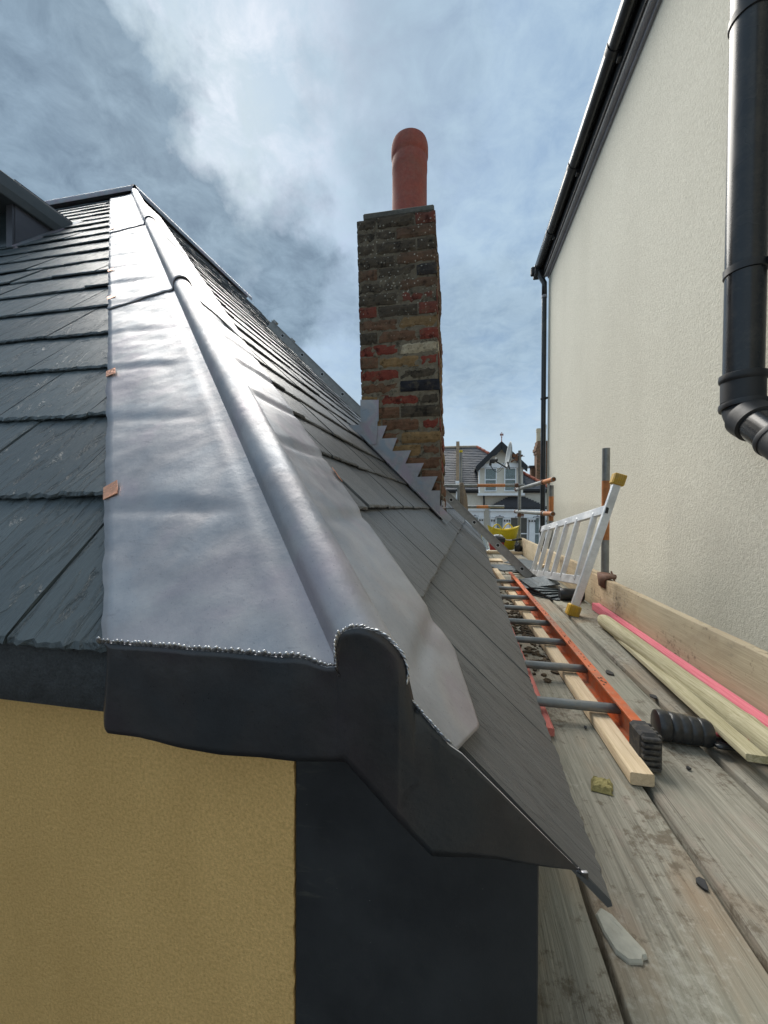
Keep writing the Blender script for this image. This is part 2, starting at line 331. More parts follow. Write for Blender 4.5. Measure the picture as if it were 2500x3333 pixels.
# ------------------------------------------------------------------ mesh helpers
class MB:
    def __init__(s): s.v = []; s.f = []
    def add(s, vs, fs):
        o = len(s.v); s.v += [tuple(v) for v in vs]; s.f += [tuple(i + o for i in f) for f in fs]; return s
    def hexa(s, p):   # 8 corners: bottom ring 0-3, top ring 4-7
        return s.add(p, [(3, 2, 1, 0), (4, 5, 6, 7), (0, 1, 5, 4), (1, 2, 6, 5), (2, 3, 7, 6), (3, 0, 4, 7)])
    def box(s, x0, x1, y0, y1, z0, z1):
        return s.hexa([(x0, y0, z0), (x1, y0, z0), (x1, y1, z0), (x0, y1, z0), (x0, y0, z1), (x1, y0, z1), (x1, y1, z1), (x0, y1, z1)])
    def cham(s, x0, x1, y0, y1, z0, z1, c=0.004, jit=0.0, fn=None):   # box with chamfered edges
        vs = []; ix = {}
        for i, x in enumerate((x0, x1)):
            for j, y in enumerate((y0, y1)):
                for k, z in enumerate((z0, z1)):
                    sx, sy, sz = (1 - 2 * i) * c, (1 - 2 * j) * c, (1 - 2 * k) * c
                    q = Vector((random.uniform(-jit, jit), random.uniform(-jit, jit), random.uniform(-jit, jit)))
                    for a, p in (('x', (x, y + sy, z + sz)), ('y', (x + sx, y, z + sz)), ('z', (x + sx, y + sy, z))):
                        ix[i, j, k, a] = len(vs); vs.append(Vector(p) + q)
        if fn: vs = [fn(v) for v in vs]
        g = lambda i, j, k, a: ix[i, j, k, a]
        fs = []
        for i in (0, 1):
            f = [g(i, 0, 0, 'x'), g(i, 1, 0, 'x'), g(i, 1, 1, 'x'), g(i, 0, 1, 'x')]; fs.append(f if i else f[::-1])
            f = [g(0, i, 0, 'y'), g(0, i, 1, 'y'), g(1, i, 1, 'y'), g(1, i, 0, 'y')]; fs.append(f if i else f[::-1])
            f = [g(0, 0, i, 'z'), g(1, 0, i, 'z'), g(1, 1, i, 'z'), g(0, 1, i, 'z')]; fs.append(f if i else f[::-1])
        for i in (0, 1):
            for j in (0, 1):
                fs.append([g(i, j, 0, 'x'), g(i, j, 1, 'x'), g(i, j, 1, 'y'), g(i, j, 0, 'y')])
                fs.append([g(i, 0, j, 'x'), g(i, 1, j, 'x'), g(i, 1, j, 'z'), g(i, 0, j, 'z')])
                fs.append([g(0, i, j, 'y'), g(1, i, j, 'y'), g(1, i, j, 'z'), g(0, i, j, 'z')])
        for i in (0, 1):
            for j in (0, 1):
                for k in (0, 1):
                    fs.append([g(i, j, k, 'x'), g(i, j, k, 'y'), g(i, j, k, 'z')])
        return s.add(vs, fs)
    def beam(s, p0, p1, w, h, upv=(0, 0, 1)):
        p0, p1 = Vector(p0), Vector(p1); d = (p1 - p0).normalized(); a = d.cross(Vector(upv)).normalized(); b = a.cross(d)
        q = [p + a * (i * w / 2) + b * (j * h / 2) for p in (p0, p1) for i, j in ((-1, -1), (1, -1), (1, 1), (-1, 1))]
        return s.hexa(q)
    def tube(s, pts, r, n=14, cap=True, wall=0.0):
        pts = [Vector(p) for p in pts]; R = r if isinstance(r, (list, tuple)) else [r] * len(pts)
        ref = Vector((0, 0, 1)) if abs((pts[-1] - pts[0]).normalized().z) < 0.9 else Vector((1, 0, 0))
        rings = []
        for i, p in enumerate(pts):
            d = (pts[min(i + 1, len(pts) - 1)] - pts[max(i - 1, 0)]).normalized()
            a = d.cross(ref).normalized(); b = a.cross(d)
            rings.append([p + (a * cos(2 * pi * k / n) + b * sin(2 * pi * k / n)) * R[i] for k in range(n)])
        if wall:
            d = (pts[0] - pts[1]).normalized() * -0.12
            a0 = pts[0]; sc = (R[0] - wall) / R[0]
            rings = [[a0 + (q - a0) * sc + d for q in rings[0]], [a0 + (q - a0) * sc for q in rings[0]]] + rings
        vs = [q for rg in rings for q in rg]; fs = []
        for i in range(len(rings) - 1):
            for k in range(n):
                k2 = (k + 1) % n; fs.append((i * n + k, i * n + k2, (i + 1) * n + k2, (i + 1) * n + k))
        if cap:
            fs.append(tuple(range(n))[::-1]); fs.append(tuple((len(rings) - 1) * n + k for k in range(n)))
        return s.add(vs, fs)
    def lathe(s, c, prof, n=28, axis=Vector((0, 0, 1)), cap=True):
        axis = Vector(axis).normalized(); ref = Vector((1, 0, 0)) if abs(axis.x) < 0.9 else Vector((0, 1, 0))
        a = axis.cross(ref).normalized(); b = axis.cross(a); c = Vector(c); vs = []; fs = []
        for r, z in prof:
            vs += [c + axis * z + (a * cos(2 * pi * k / n) + b * sin(2 * pi * k / n)) * r for k in range(n)]
        for i in range(len(prof) - 1):
            for k in range(n):
                k2 = (k + 1) % n; fs.append((i * n + k, i * n + k2, (i + 1) * n + k2, (i + 1) * n + k))
        if cap:
            fs.append(tuple(range(n))[::-1]); fs.append(tuple((len(prof) - 1) * n + k for k in range(n)))
        return s.add(vs, fs)
    def grid(s, rows, close=False):
        nr, nc = len(rows), len(rows[0]); vs = [p for r in rows for p in r]; fs = []
        for i in range(nr - 1):
            for j in range(nc - (0 if close else 1)):
                j2 = (j + 1) % nc; fs.append((i * nc + j, i * nc + j2, (i + 1) * nc + j2, (i + 1) * nc + j))
        return s.add(vs, fs)
    def prism(s, poly, fn):   # poly 2D; fn(a, b, side) -> 3D, side 0/1
        n = len(poly); vs = [fn(a, b, 0) for a, b in poly] + [fn(a, b, 1) for a, b in poly]
        fs = [tuple(range(n))[::-1], tuple(range(n, 2 * n))] + [(i, (i + 1) % n, n + (i + 1) % n, n + i) for i in range(n)]
        return s.add(vs, fs)
    def blob(s, c, r, n=8, m=6, jit=0.25, sc=(1, 1, 1)):
        c = Vector(c); rows = []; ph = random.random() * 50
        for i in range(m + 1):
            th = pi * i / m; row = []
            for k in range(n):
                a = 2 * pi * k / n; d = Vector((sin(th) * cos(a), sin(th) * sin(a), cos(th)))
                q = r * (1 + jit * noise.noise(d * 1.7 + Vector((ph, ph, 0))) * 1.6)
                row.append(c + Vector((d.x * sc[0], d.y * sc[1], d.z * sc[2])) * q)
            rows.append(row)
        return s.grid(rows[::-1], True)

def parent_to(o, par):
    if par is not None:
        o.parent = par; o.matrix_parent_inverse = par.matrix_world.inverted()
def obj(name, mb, mat, parent=None, smooth=False, mw=None, bev=0.0, fix=True, label=None):
    me = bpy.data.meshes.new(name)
    me.from_pydata(mb.v, [], mb.f); me.validate()
    if fix:
        bm = bmesh.new(); bm.from_mesh(me); bmesh.ops.recalc_face_normals(bm, faces=bm.faces); bm.to_mesh(me); bm.free()
    for k in (mat if isinstance(mat, (list, tuple)) else [mat]): me.materials.append(M[k])
    if smooth:
        me.polygons.foreach_set('use_smooth', [True] * len(me.polygons))
        if smooth == 'auto': me.set_sharp_from_angle(angle=radians(38))
    o = bpy.data.objects.new(name, me); C.objects.link(o)
    if mw is not None: o.matrix_world = mw
    parent_to(o, parent)
    if bev:
        b = o.modifiers.new('bevel', 'BEVEL'); b.width = bev; b.segments = 2; b.limit_method = 'ANGLE'; b.angle_limit = radians(50)
    if label: o['label'] = label
    return o
def tag(o, label, cat, group=None):
    o['label'] = label; o['category'] = cat
    if group: o['group'] = group
    return o
def thing(name, label, cat, loc=(0, 0, 0), group=None):
    o = bpy.data.objects.new(name, None); C.objects.link(o); o.empty_display_size = 0.1
    o.matrix_world = Matrix.Translation(loc)
    return tag(o, label, cat, group)
def structure(o): o['kind'] = 'structure'; return o
def clip(poly, a, b, c):   # keep a*x + b*y <= c
    o = []
    for i, p in enumerate(poly):
        q = poly[(i + 1) % len(poly)]; dp = a * p[0] + b * p[1] - c; dq = a * q[0] + b * q[1] - c
        if dp <= 0: o.append(p)
        if (dp < 0 < dq) or (dq < 0 < dp):
            t_ = dp / (dp - dq); o.append((p[0] + (q[0] - p[0]) * t_, p[1] + (q[1] - p[1]) * t_))
    return o
def nz(x, y, z=0.0): return noise.noise(Vector((x, y, z)))
# ------------------------------------------------------------------ ground
g = MB().add([(-300, -300, -6), (300, -300, -6), (300, 400, -6), (-300, 400, -6)], [(0, 1, 2, 3)])
structure(obj('ground', g, 'asphalt'))

# ------------------------------------------------------------------ near house: hipped slate roof
TA, TB, DL = 1.117, 1.02, radians(2.3)
QF = sqrt(1 + TA * TA)
OF = Vector((0, 0.36, 0.501)); UF = Vector((1, 0, 0)); VF = Vector((0, 1, TA)) / QF; NF = UF.cross(VF)
nS = Vector((TB * cos(DL), -TB * sin(DL), 1.0)); kS = 0.415 - TB * sin(DL) * 0.36
NS = nS.normalized(); US = Vector((sin(DL), cos(DL), 0)); VS = NS.cross(US); OS = NS * (kS / nS.length)
def fpt(x, v, h=0.0): return OF + UF * x + VF * v + NF * h
def spt(y, s, h=0.0): return OS + US * y + VS * s + NS * h
def hip_at(y):
    z = 0.501 + TA * (y - 0.36); return Vector(((kS - z - nS.y * y) / nS.x, y, z))
P0 = hip_at(0.36); HD = (hip_at(1.36) - P0).normalized()
ZTOP = 4.08; YTOP = 0.36 + (ZTOP - 0.501) / TA; APEX = hip_at(YTOP); T_TOP = (APEX - P0).length
Y_END = 5.6
hx0 = P0.x; hxm = (APEX.x - P0.x) / ((APEX - OF).dot(VF) - (P0 - OF).dot(VF))   # hip in front-slope coordinates: x = hx0 + hxm v
hs = lambda p: ((p - OS).dot(US), (p - OS).dot(VS))
(hy0, hs0), (hy1, hs1) = hs(P0), hs(APEX); hsm = (hs1 - hs0) / (hy1 - hy0)          # hip in side-slope coordinates: s = hs0 + hsm (y - hy0)
MF = Matrix((UF, VF, NF)).transposed().to_4x4(); MS = Matrix((US, VS, NS)).transposed().to_4x4()

house = thing('rendered_house', 'ochre rendered house with a new hipped slate roof and lead hip, filling the left', 'house', (-2, 2.5, -6))
# walls
w = MB(); w.prism([(-7, -6), (-0.1815, -6)] + [(-0.1815 + 0.0022 * nz(i * 0.37, 1) + 0.001 * nz(i * 1.3, 4), -1.2 + 0.0055 * i) for i in range(303)] + [(-7, 0.466)], lambda a, b, k: (a, 0.4035 + k * 0.2, b)); obj('front_wall', w, 'ochre_render', house, label='ochre textured render wall below the lead apron')
w = MB(); w.box(-0.20, -0.03, 0.47, Y_END, -6, 0.30); obj('side_wall', w, 'cream_render', house)
w = MB(); w.prism([(-0.1805, -6), (0.086, -6), (0.086, 0.295), (-0.03, 0.415), (-0.1805, 0.43)], lambda a, b, k: (a, 0.405 + k * 0.05, b))
obj('corner_board', w, 'black_paint', house, bev=0.002, label='flat black board covering the wall corner under the apron')
w = MB(); n_ = 40; rows = []
for zz_, yo in ((0.500, 0.0), (0.46, -0.004), (0.417, -0.007), (0.415, 0.004)):
    rows.append([(-7 + 6.66 * i / n_ if i < 20 else -3.67 + 3.33 * (i - 20) / 20, 0.366 + yo + 0.002 * nz(i * 0.7, 0, 3), zz_ + (0.006 * nz(i * 0.55, 2) if zz_ < 0.42 else 0)) for i in range(n_ + 1)])
w.grid(rows); obj('felt_strip', w, 'felt', house, smooth=True, label='dark mineral felt strip under the front slate edge')

# roof body under the slates
def body(dh):
    A = lambda p, n: p - n * dh
    ct = P0 - (NF + NS).normalized() * dh * 1.5; ap = APEX - (NF + NS).normalized() * dh * 1.5
    e0 = spt(0.415, 0.16, -dh); e1 = spt(Y_END, 0.16, -dh)
    t1 = spt(Y_END, (ZTOP - spt(Y_END, 0).z) / VS.z, -dh)
    fl = fpt(-7, 0.0, -dh); ft = fpt(-7, (ZTOP - 0.501) / VF.z, -dh)
    return ct, ap, e0, e1, t1, fl, ft
ct, ap, e0, e1, t1, fl, ft = body(0.038)
ct = Vector((ct.x, 0.376, ct.z))
w = MB(); vs = [ct, ap, e0, e1, t1, fl, ft, Vector((-7, Y_END, t1.z)), Vector((-0.03, 0.415, e0.z)), Vector((-0.03, Y_END, e1.z)), Vector((-7, Y_END, e1.z)), Vector((-7, 0.376, fl.z - .02)), Vector((ct.x - .04, .376, fl.z - .02))]
w.add(vs, [(5, 0, 1, 6), (0, 2, 3, 4, 1), (6, 1, 4, 7), (0, 8, 2), (2, 8, 9, 3), (3, 9, 10, 7, 4), (5, 6, 7, 10, 11), (5, 11, 12, 0)])
roof = obj('roof', w, 'roof_dark', house, label='hipped roof of riven blue-grey slates')

def slate(name, frame, v0, u0, u1, length, hip, mat, gp=(0.0009, 0.0024), nb=12, th=0.0078, tail=0.020, jag=0.0030, parent=None, mb_only=None):
    g = random.uniform(*gp); v0 = v0 + random.uniform(-0.003, 0.003); sk = random.uniform(-0.003, 0.003)
    ph = random.random() * 90; poly = []
    for i in range(nb + 1):
        u = u0 + g + (u1 - u0 - 2 * g) * i / nb
        poly.append((u, v0 + sk * (i / nb - 0.5) + jag * (nz(u * 60, ph) + 0.6 * random.uniform(-1, 1))))
    ns = max(2, nb // 3)
    for i in range(1, ns + 1): poly.append((u1 - g + 0.0012 * random.uniform(-1, 1), v0 + length * i / ns))
    for i in range(ns, 0, -1): poly.append((u0 + g + 0.0012 * random.uniform(-1, 1), v0 + length * i / ns))
    poly = clip(poly, *hip)
    if len(poly) < 3: return None
    tl = tail + random.uniform(-0.002, 0.003); tw = random.uniform(-0.0022, 0.0022)
    H = lambda u, v: tl * (1 - (v - v0) / length) + tw * ((u - u0) / (u1 - u0) - 0.5)
    uc = sum(p[0] for p in poly) / len(poly)
    top, mid, bot = [], [], []
    for (u, v) in poly:
        low = v - v0 < 0.009
        c = random.uniform(0.002, 0.0085) if low else 0.0012
        tu = u + (0.0010 if u < uc else -0.0010) * (0 if low else 1)
        tv = v + c if low else v
        top.append((tu, tv, H(tu, tv))); mid.append((u, v + (random.uniform(-0.0012, 0.002) if low else 0), H(u, v) - th * random.uniform(0.35, 0.6)))
        bot.append((u, v + (random.uniform(0, 0.002) if low else 0), H(u, v) - th))
    n = len(poly); w = mb_only or MB()
    if mb_only is not None:
        T = frame; top, mid, bot = [[T @ Vector(p) for p in r] for r in (top, mid, bot)]
    w.add(top + mid + bot, [tuple(range(n))] + [(r * n + (i + 1) % n, r * n + i, (r + 1) * n + i, (r + 1) * n + (i + 1) % n) for r in (0, 1) for i in range(n)] + [tuple(range(2 * n, 3 * n))[::-1]])
    if mb_only is not None: return None
    # keep the local origin at the slate so its grain follows its own axes
    o_ = Vector((u0, v0, 0)); w.v = [tuple(Vector(p) - o_) for p in w.v]
    mw = frame @ Matrix.Translation(o_)
    return obj(name, w, mat, parent, mw=mw, fix=False)

FF = Matrix.Translation(OF - NF * 0.020) @ MF; FS = Matrix.Translation(OS - NS * 0.023) @ MS
V_FRONT = [-0.012, 0.225, 0.465, 0.69, 0.92, 1.18, 1.43, 1.67, 1.91, 2.17, 2.42, 2.67, 2.92, 3.16, 3.40, 3.64, 3.88, 4.12, 4.36, 4.58]
hip_front = (1.0, -hxm, hx0 - 0.055)
# undercloak course showing below the front slates
for r, v in enumerate(V_FRONT):
    y = 0.36 + v / QF; z = 0.501 + TA * v / QF
    xl = -1.30 * y - 0.55 if r < 9 else -1.32 * y - 0.6
    xh = hx0 + hxm * v
    x = -0.525 + (0.125 if r % 2 else 0) + 0.25 * 3
    near = r < 5
    while x > xl:
        if x - 0.25 < xh:
            slate('slate', FF, v, x - 0.25, x, 0.44, hip_front, 'slate', nb=(26 if near else 10), parent=roof)
        x -= 0.25
V_SIDE = [0.095, 0.405, 0.640, 0.845, 1.045, 1.245] + [1.445 + 0.20 * i for i in range(20)]
hip_side = (-hsm, 1.0, hs0 - hsm * hy0 - 0.060)
far_sl = MB(); count = 0
for r, s in enumerate(V_SIDE):
    yb = hy0 + (s - 0.1 - hs0) / hsm
    y = 0.402 + (0.125 if r % 2 else 0.0) - 0.25
    if r == 0: y = 0.402
    tail = 0.023
    while y < Y_END:
        wd = 0.25
        if y + wd > yb and y + wd > 0.41:
            u0 = max(y, 0.402)
            if u0 < y + wd - 0.05:
                if s < 2.0 and count < 290:
                    if slate('slate', FS, s, u0, y + wd, 0.44, hip_side, 'slate_warm', (0.0014, 0.0032), nb=(26 if y < 1.2 and r < 4 else 8), tail=tail, parent=roof): count += 1
                else:
                    slate('slate', FS, s, u0, y + wd, 0.44, hip_side, 'slate_warm', nb=5, tail=tail, mb_only=far_sl)
        y += wd
o = obj('upper_slates', far_sl, 'slate_warm', roof, fix=False); o['kind'] = 'stuff'

# ---- lead hip capping: three overlapping sheets dressed over a round roll
BIS = (NF + NS); BIS = (BIS - HD * BIS.dot(HD)).normalized()
AX = HD.cross(BIS).normalized()
if AX.x < 0: AX = -AX
DLW = NF.cross(HD).normalized(); DLW = DLW if DLW.x < 0 else -DLW        # down the front wing
DRW = NS.cross(HD).normalized(); DRW = DRW if DRW.x > 0 else -DRW        # down the side wing
WL, WR = 0.252, 0.262
def profile(lift, r, wl=WL, wr=WR):
    pts = []
    n = 26
    for i in range(n + 1):
        wv = wl + (0.0375 - wl) * (i / n) ** 0.85; hb = 0.0010 * math.exp(-((wv - 0.060) / 0.010) ** 2) - 0.0012 * math.exp(-((wv - 0.042) / 0.007) ** 2); pts.append(('L', wv, DLW * wv + NF * (lift + 0.004 + hb)))
    c0 = 0.006 + lift
    pts.append(('N', 0.031, DLW * (r + 0.0005) + NF * (lift + 0.0042)))
    for i in range(19):
        a = radians(194 - 208 * i / 18); pts.append(('R', 0, AX * cos(a) * r + BIS * (c0 + sin(a) * r)))
    pts.append(('N', 0.031, DRW * (r + 0.0005) + NS * (lift + 0.0042)))
    for i in range(n + 1):
        wv = 0.0375 + (wr - 0.0375) * i / n; pts.append(('S', wv, DRW * wv + NS * (lift + 0.004)))
    return pts
def saw(v, tails):
    h = 0.0
    for i, a in enumerate(tails[:-1]):
        b = tails[i + 1]
        if a - 0.036 <= v < b:
            f = (v - a) / (b - a)
            st = min(1, max(0, (v - a + 0.034) / 0.030)); st = st * st * (3 - 2 * st)
            en = min(1, max(0, (b - v - 0.026) / 0.030)); en = en * en * (3 - 2 * en)
            h = max(h, (1 - 0.6 * f) * st * en)
    return h
CONT = []; CONTOUR = []
def sheet(name, ta, tb, lift, r, first, label, step=0.012):
    pr = profile(lift, r); n = int((tb - ta) / step); cols = []
    for j, (kd, wv, off) in enumerate(pr):
        a = ta
        if first:
            mc = (Vector((0, 1, 0)) * 0.80 + HD * 0.20).normalized()         # the roll end leans a little back towards square
            cc = BIS * 0.008; tY = (0.3535 - P0.y - cc.y) / HD.y
            tc_ = ((HD * tY + cc) - off).dot(mc) / HD.dot(mc)
            left = off.x < 0
            q0 = P0 + off; ty = (0.3535 - q0.y) / HD.y if left else (0.3535 + 0.214 * (q0.x + 0.052) - q0.y) / (HD.y - 0.214 * HD.x)
            bl = 0.0 if kd == 'R' else min(1, max(0, (wv - 0.030) / (0.022 if left else 0.03)))
            a = tc_ + (ty - tc_) * bl * bl * (3 - 2 * bl)
            if kd == 'S':
                ts = ((0.314 - max(0, wv - 0.05) * 0.36 - hs0) - off.dot(VS)) / HD.dot(VS)      # trimmed along a course line
                cut_s = ts > a
                a = max(a, ts)
                if wv > 0.165: a = max(a, ts + (wv - 0.165) * 1.05)   # corner snipped off
            if not (kd == 'S' and cut_s): CONT.append(j)
        elif kd in 'LS':
            a = ta + 0.006 * nz(wv * 14, ta * 3, lift * 90)
        col_ = []
        for i in range(n + 1):
            t_ = a + (tb - a) * (i / n) ** (1.25 if first else 1.0)
            p = P0 + HD * t_ + off
            if kd == 'L':
                v = (p - OF).dot(VF); e = min(1, max(0, wv - 0.05) / 0.07)
                p = p + NF * (e * (0.0055 * (0.75 + 0.7 * nz(v * 3.1, 5)) * (saw(v, V_FRONT) - 0.8)) + 0.0022 * e * nz(t_ * 9, wv * 12, 1) + 0.0013 * e * nz(t_ * 27, wv * 22, 7))
                if wv > 0.219: p = p + DLW * (0.0045 * nz(t_ * 11, 5) + 0.002 * nz(t_ * 43, 8)) * ((wv - 0.219) / 0.033)
            elif kd == 'S':
                v = (p - OS).dot(VS); e = min(1, max(0, wv - 0.05) / 0.06)
                p = p + NS * (e * (0.0075 * (saw(v, V_SIDE) - 0.8)) + 0.002 * e * nz(t_ * 9, wv * 12, 4))
                if wv > 0.232: p = p + DRW * (0.006 * nz(t_ * 8, 15)) * ((wv - 0.232) / 0.03)
            else:
                p = p + BIS * 0.0009 * nz(t_ * 10, j * 0.4, 3)
            col_.append(p)
        cols.append(col_)
    if first: CONTOUR.extend([cols[j][0] for j in CONT])
    w = MB(); w.grid(cols)
    o = obj(name, w, 'lead', house, smooth='auto', label=label)
    sm = o.modifiers.new('thick', 'SOLIDIFY'); sm.thickness = 0.0026; sm.offset = -1
    return o
J1, J2 = 1.52, 3.25
sh1 = sheet('hip_lead', 0, J1 + 0.1, 0.0, 0.0280, True, 'lowest, shiny, faintly iridescent lead hip sheet with a welded end')
sh2 = sheet('hip_lead', J1, J2 + 0.1, 0.0045, 0.0305, False, 'middle lead hip sheet lapped over the lowest one', 0.02)
sh3 = sheet('hip_lead', J2, T_TOP + 0.05, 0.009, 0.0335, False, 'topmost lead hip sheet reaching the roof apex', 0.03)

# ---- welded apron hanging over the front face and down the raking verge
BOTC = [(-0.40, 0.50, 0.372), (-0.386, 0.455, 0.360), (-0.379, 0.412, 0.352), (-0.371, 0.404, 0.347), (-0.33, 0.404, 0.345), (-0.28, 0.399, 0.344), (-0.235, 0.3975, 0.344), (-0.19, 0.401, 0.346), (-0.155, 0.4015, 0.346), (-0.102, 0.4075, 0.350), (-0.0205, 0.3195, 0.36), (0.037, 0.3165, 0.372), (0.1105, 0.304, 0.39), (0.130, 0.303, 0.392)]
def lerp_c(c, x, q=1):
    if x <= c[0][0]: return c[0][q]
    for a, b in zip(c, c[1:]):
        if a[0] <= x <= b[0]: return a[q] + (b[q] - a[q]) * (x - a[0]) / max(1e-9, b[0] - a[0])
    return c[-1][q]
verge = []
for i in range(1, 15):
    sL = (CONTOUR[-1] - OS).dot(VS); s_ = sL + (0.135 - sL) * i / 14; p = spt(0.402, s_, 0.005); verge.append(Vector((p.x, 0.3535 + 0.214 * (p.x + 0.052), p.z)))
raw = []
for p in CONTOUR + verge:
    if not raw or p.x > max(q.x for q in raw) - (0.004 if p.x < P0.x else 0.0): raw.append(p)
TOPP = []
for a, b in zip(raw, raw[1:]):
    n_ = max(1, int((b - a).length / 0.0022)); TOPP += [a.lerp(b, k / n_) for k in range(n_)]
TOPP.append(raw[-1])
NR = 16; rows = [[] for _ in range(NR)]; xm = -9
for p in TOPP:
    x = p.x; xm = max(xm + 0.0004, x); zb, yb = lerp_c(BOTC, xm), lerp_c(BOTC, xm, 2)
    for k in range(NR):
        f = k / (NR - 1); z = p.z + (zb - p.z) * f; e = min(1, f * 4)
        xx = x + (xm - x) * f; pl_y = 0.3535 + 0.214 * max(0, xx + 0.052) - (0.006 * f if xx < -0.1 else 0.006 * f * max(0, 1 - (xx + 0.1) / 0.05))
        if xx < -0.372: pl_y += 0.018 * ((-0.372 - xx) / 0.017) ** 2
        y = pl_y + (p.y - pl_y) * (1 - f) ** 7 - 0.0036 - e * (0.0010 * (0.5 + nz(xx * 14, z * 8, 2)) + 0.0006 * nz(xx * 40, z * 22, 5))
        rows[k].append((x + (xm - x) * f, y, z))
w = MB(); w.grid(rows)
apron = obj('lead_apron', w, ['lead_shaded', 'lead_edge'], house, smooth=True, label='lead apron coloured dark as in shade, welded under the hip, with a pointed tail along the verge')
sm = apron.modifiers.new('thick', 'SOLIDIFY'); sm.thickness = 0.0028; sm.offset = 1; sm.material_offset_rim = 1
def bead_seam(path, pitch, size, tilt=0.5):
    w = MB(); pts = [Vector(p) for p in path]; d_acc = 0.0; nxt = 0.0
    for a, b in zip(pts, pts[1:]):
        L = (b - a).length; d = (b - a).normalized()
        while nxt <= d_acc + L:
            p = a + d * (nxt - d_acc); side = Vector((0, -0.62, 0.78)); side = (side - d * side.dot(d)).normalized(); nn = d.cross(side)
            if nn.y > 0: nn = -nn
            k = random.uniform(0.75, 1.3); rr = []; ph = random.uniform(-0.3, 0.3); p = p + side * random.uniform(-0.0012, 0.0012)
            for i in range(6):
                th = pi * i / 5; row = []
                for q in range(8):
                    an = 2 * pi * q / 8; e1 = sin(th) * cos(an) * size * 0.60 * k; e2 = sin(th) * sin(an) * size * 1.2 * k; e3 = cos(th) * size * 0.24 * k
                    row.append(p + d * (e1 + (tilt + ph) * e2) + side * e2 + nn * e3)
                rr.append(row)
            w.grid(rr[::-1], True); nxt += pitch * random.uniform(0.85, 1.15)
        d_acc += L
    return w
up_ = Vector((0, -0.001, 0.0008))
cl = [p + up_ + (Vector((0, -0.0022, 0.0012)) if i > 48 else Vector((0, -0.0022, 0.0004))) for i, p in enumerate(CONTOUR)]
iL = max(i for i, p in enumerate(cl) if p.x < P0.x - 0.035 and i < 30); iR = iL + 26
obj('weld_seam', bead_seam(cl[:iL + 1], 0.0060, 0.0056, 0.5), 'weld', apron, smooth=True, label='bright chain of weld beads along the front edge')
obj('weld_seam', bead_seam(cl[iL:iR], 0.0038, 0.0038, 0.7), 'weld', apron, smooth=True, label='weld beads arching over the roll end')
obj('weld_seam', bead_seam(cl[iR:], 0.0042, 0.0036, 0.7), 'weld', apron, smooth=True)

# ---- copper clips folded over the sheet edges
def clip_tab(p, along, across, nrm, a, b, par):
    w = MB(); pr = [(0, 0), (b * 0.95, 0.0), (b, a * 0.28), (b * 0.97, a), (0, a * 0.92)]
    w.prism(pr, lambda u, v, k: p + across * (u - 0.001) + along * v + nrm * (0.004 + k * 0.0012 + 0.002 * (u / b)))
    obj('copper_clip', w, 'copper', par)
def on_wing(t_, wv, side): 
    if side == 'L': return P0 + HD * t_ + DLW * wv + NF * 0.001
    return P0 + HD * t_ + DRW * wv + NS * 0.002
for t_, lift, sh, sz in ((0.435, 0.0, sh1, 0.9), (0.93, 0.0, sh1, 0.9), (1.63, 0.004, sh2, 1.1), (2.1, 0.005, sh2, 1.0), (3.38, 0.008, sh3, 1.2)):
    p = on_wing(t_, WL, 'L') + NF * lift
    clip_tab(p, HD, -DLW, NF, 0.040 * sz, 0.026 * sz, sh)
clip_tab(on_wing(0.50, WR, 'R'), HD, -DRW, NS, 0.05, 0.012, sh1)

# ---- lead ridge roll round the flat top
w = MB()
def ridge(p, q, ref):
    d = (q - p).normalized(); a = Vector((0, 0, 1)); o_ = d.cross(a).normalized() * ref; rows = []
    for pp in (p, q):
        row = []
        row.append(pp + o_ * 0.11 + a * -0.085 + o_ * 0.02); row.append(pp + o_ * 0.075 - a * 0.035)
        for i in range(13):
            an = radians(-30 + 240 * i / 12); row.append(pp + o_ * cos(an) * 0.055 + a * (0.02 + 0.055 * sin(an)))
        row.append(pp - o_ * 0.3)
        rows.append(row)
    w.grid(rows)
ridge(APEX + Vector((0.03, 0, 0)), Vector((-8, APEX.y, ZTOP)), -1)
ridge(APEX + Vector((0, -0.03, 0)), spt(Y_END, (ZTOP - spt(Y_END, 0).z) / VS.z), 1)
obj('ridge_roll', w, 'lead_old', house, smooth='auto', label='grey rounded lead capping round the flat roof top')

# ---- dormer at far left
dm = MB()
XC = -3.10; zb_ = 2.72
obj('dormer_cheek', MB().prism([(2.165, 2.50), (2.60, 2.985), (2.165, 2.985)], lambda a, b, k: (XC - k * 0.06, a, b)), 'dormer_cheek', house)
dmw = MB(); dmw.box(-5.2, -3.16, 2.20, 2.5, 2.3, 2.80); obj('dormer_window', dmw, 'window_dark', house)
dmw = MB(); dmw.box(-3.16, -3.105, 2.15, 2.30, 2.46, 2.80); obj('dormer_frame', dmw, 'dormer_cheek', house)
dmr = MB(); dmr.prism([(-5.4, 2.80), (-3.075, 2.80), (-3.065, 2.86), (-3.07, 2.955), (-3.4, 3.02), (-5.4, 3.05)], lambda a, b, k: (a, 1.93 + k * (2.62 - 1.93), b))
dr = obj('dormer_roof', dmr, 'dormer_grey', house, bev=0.006, label='grey fascia and flat roof of the dormer at the left edge')
dmf = MB(); dmf.prism([(2.14, 2.488), (2.62, 3.02), (2.64, 3.0), (2.16, 2.455)], lambda a, b, k: (XC + 0.001 + k * 0.05, a, b + (0.012 if k == 0 else -0.002)))
obj('dormer_flashing', dmf, 'lead_old', house)
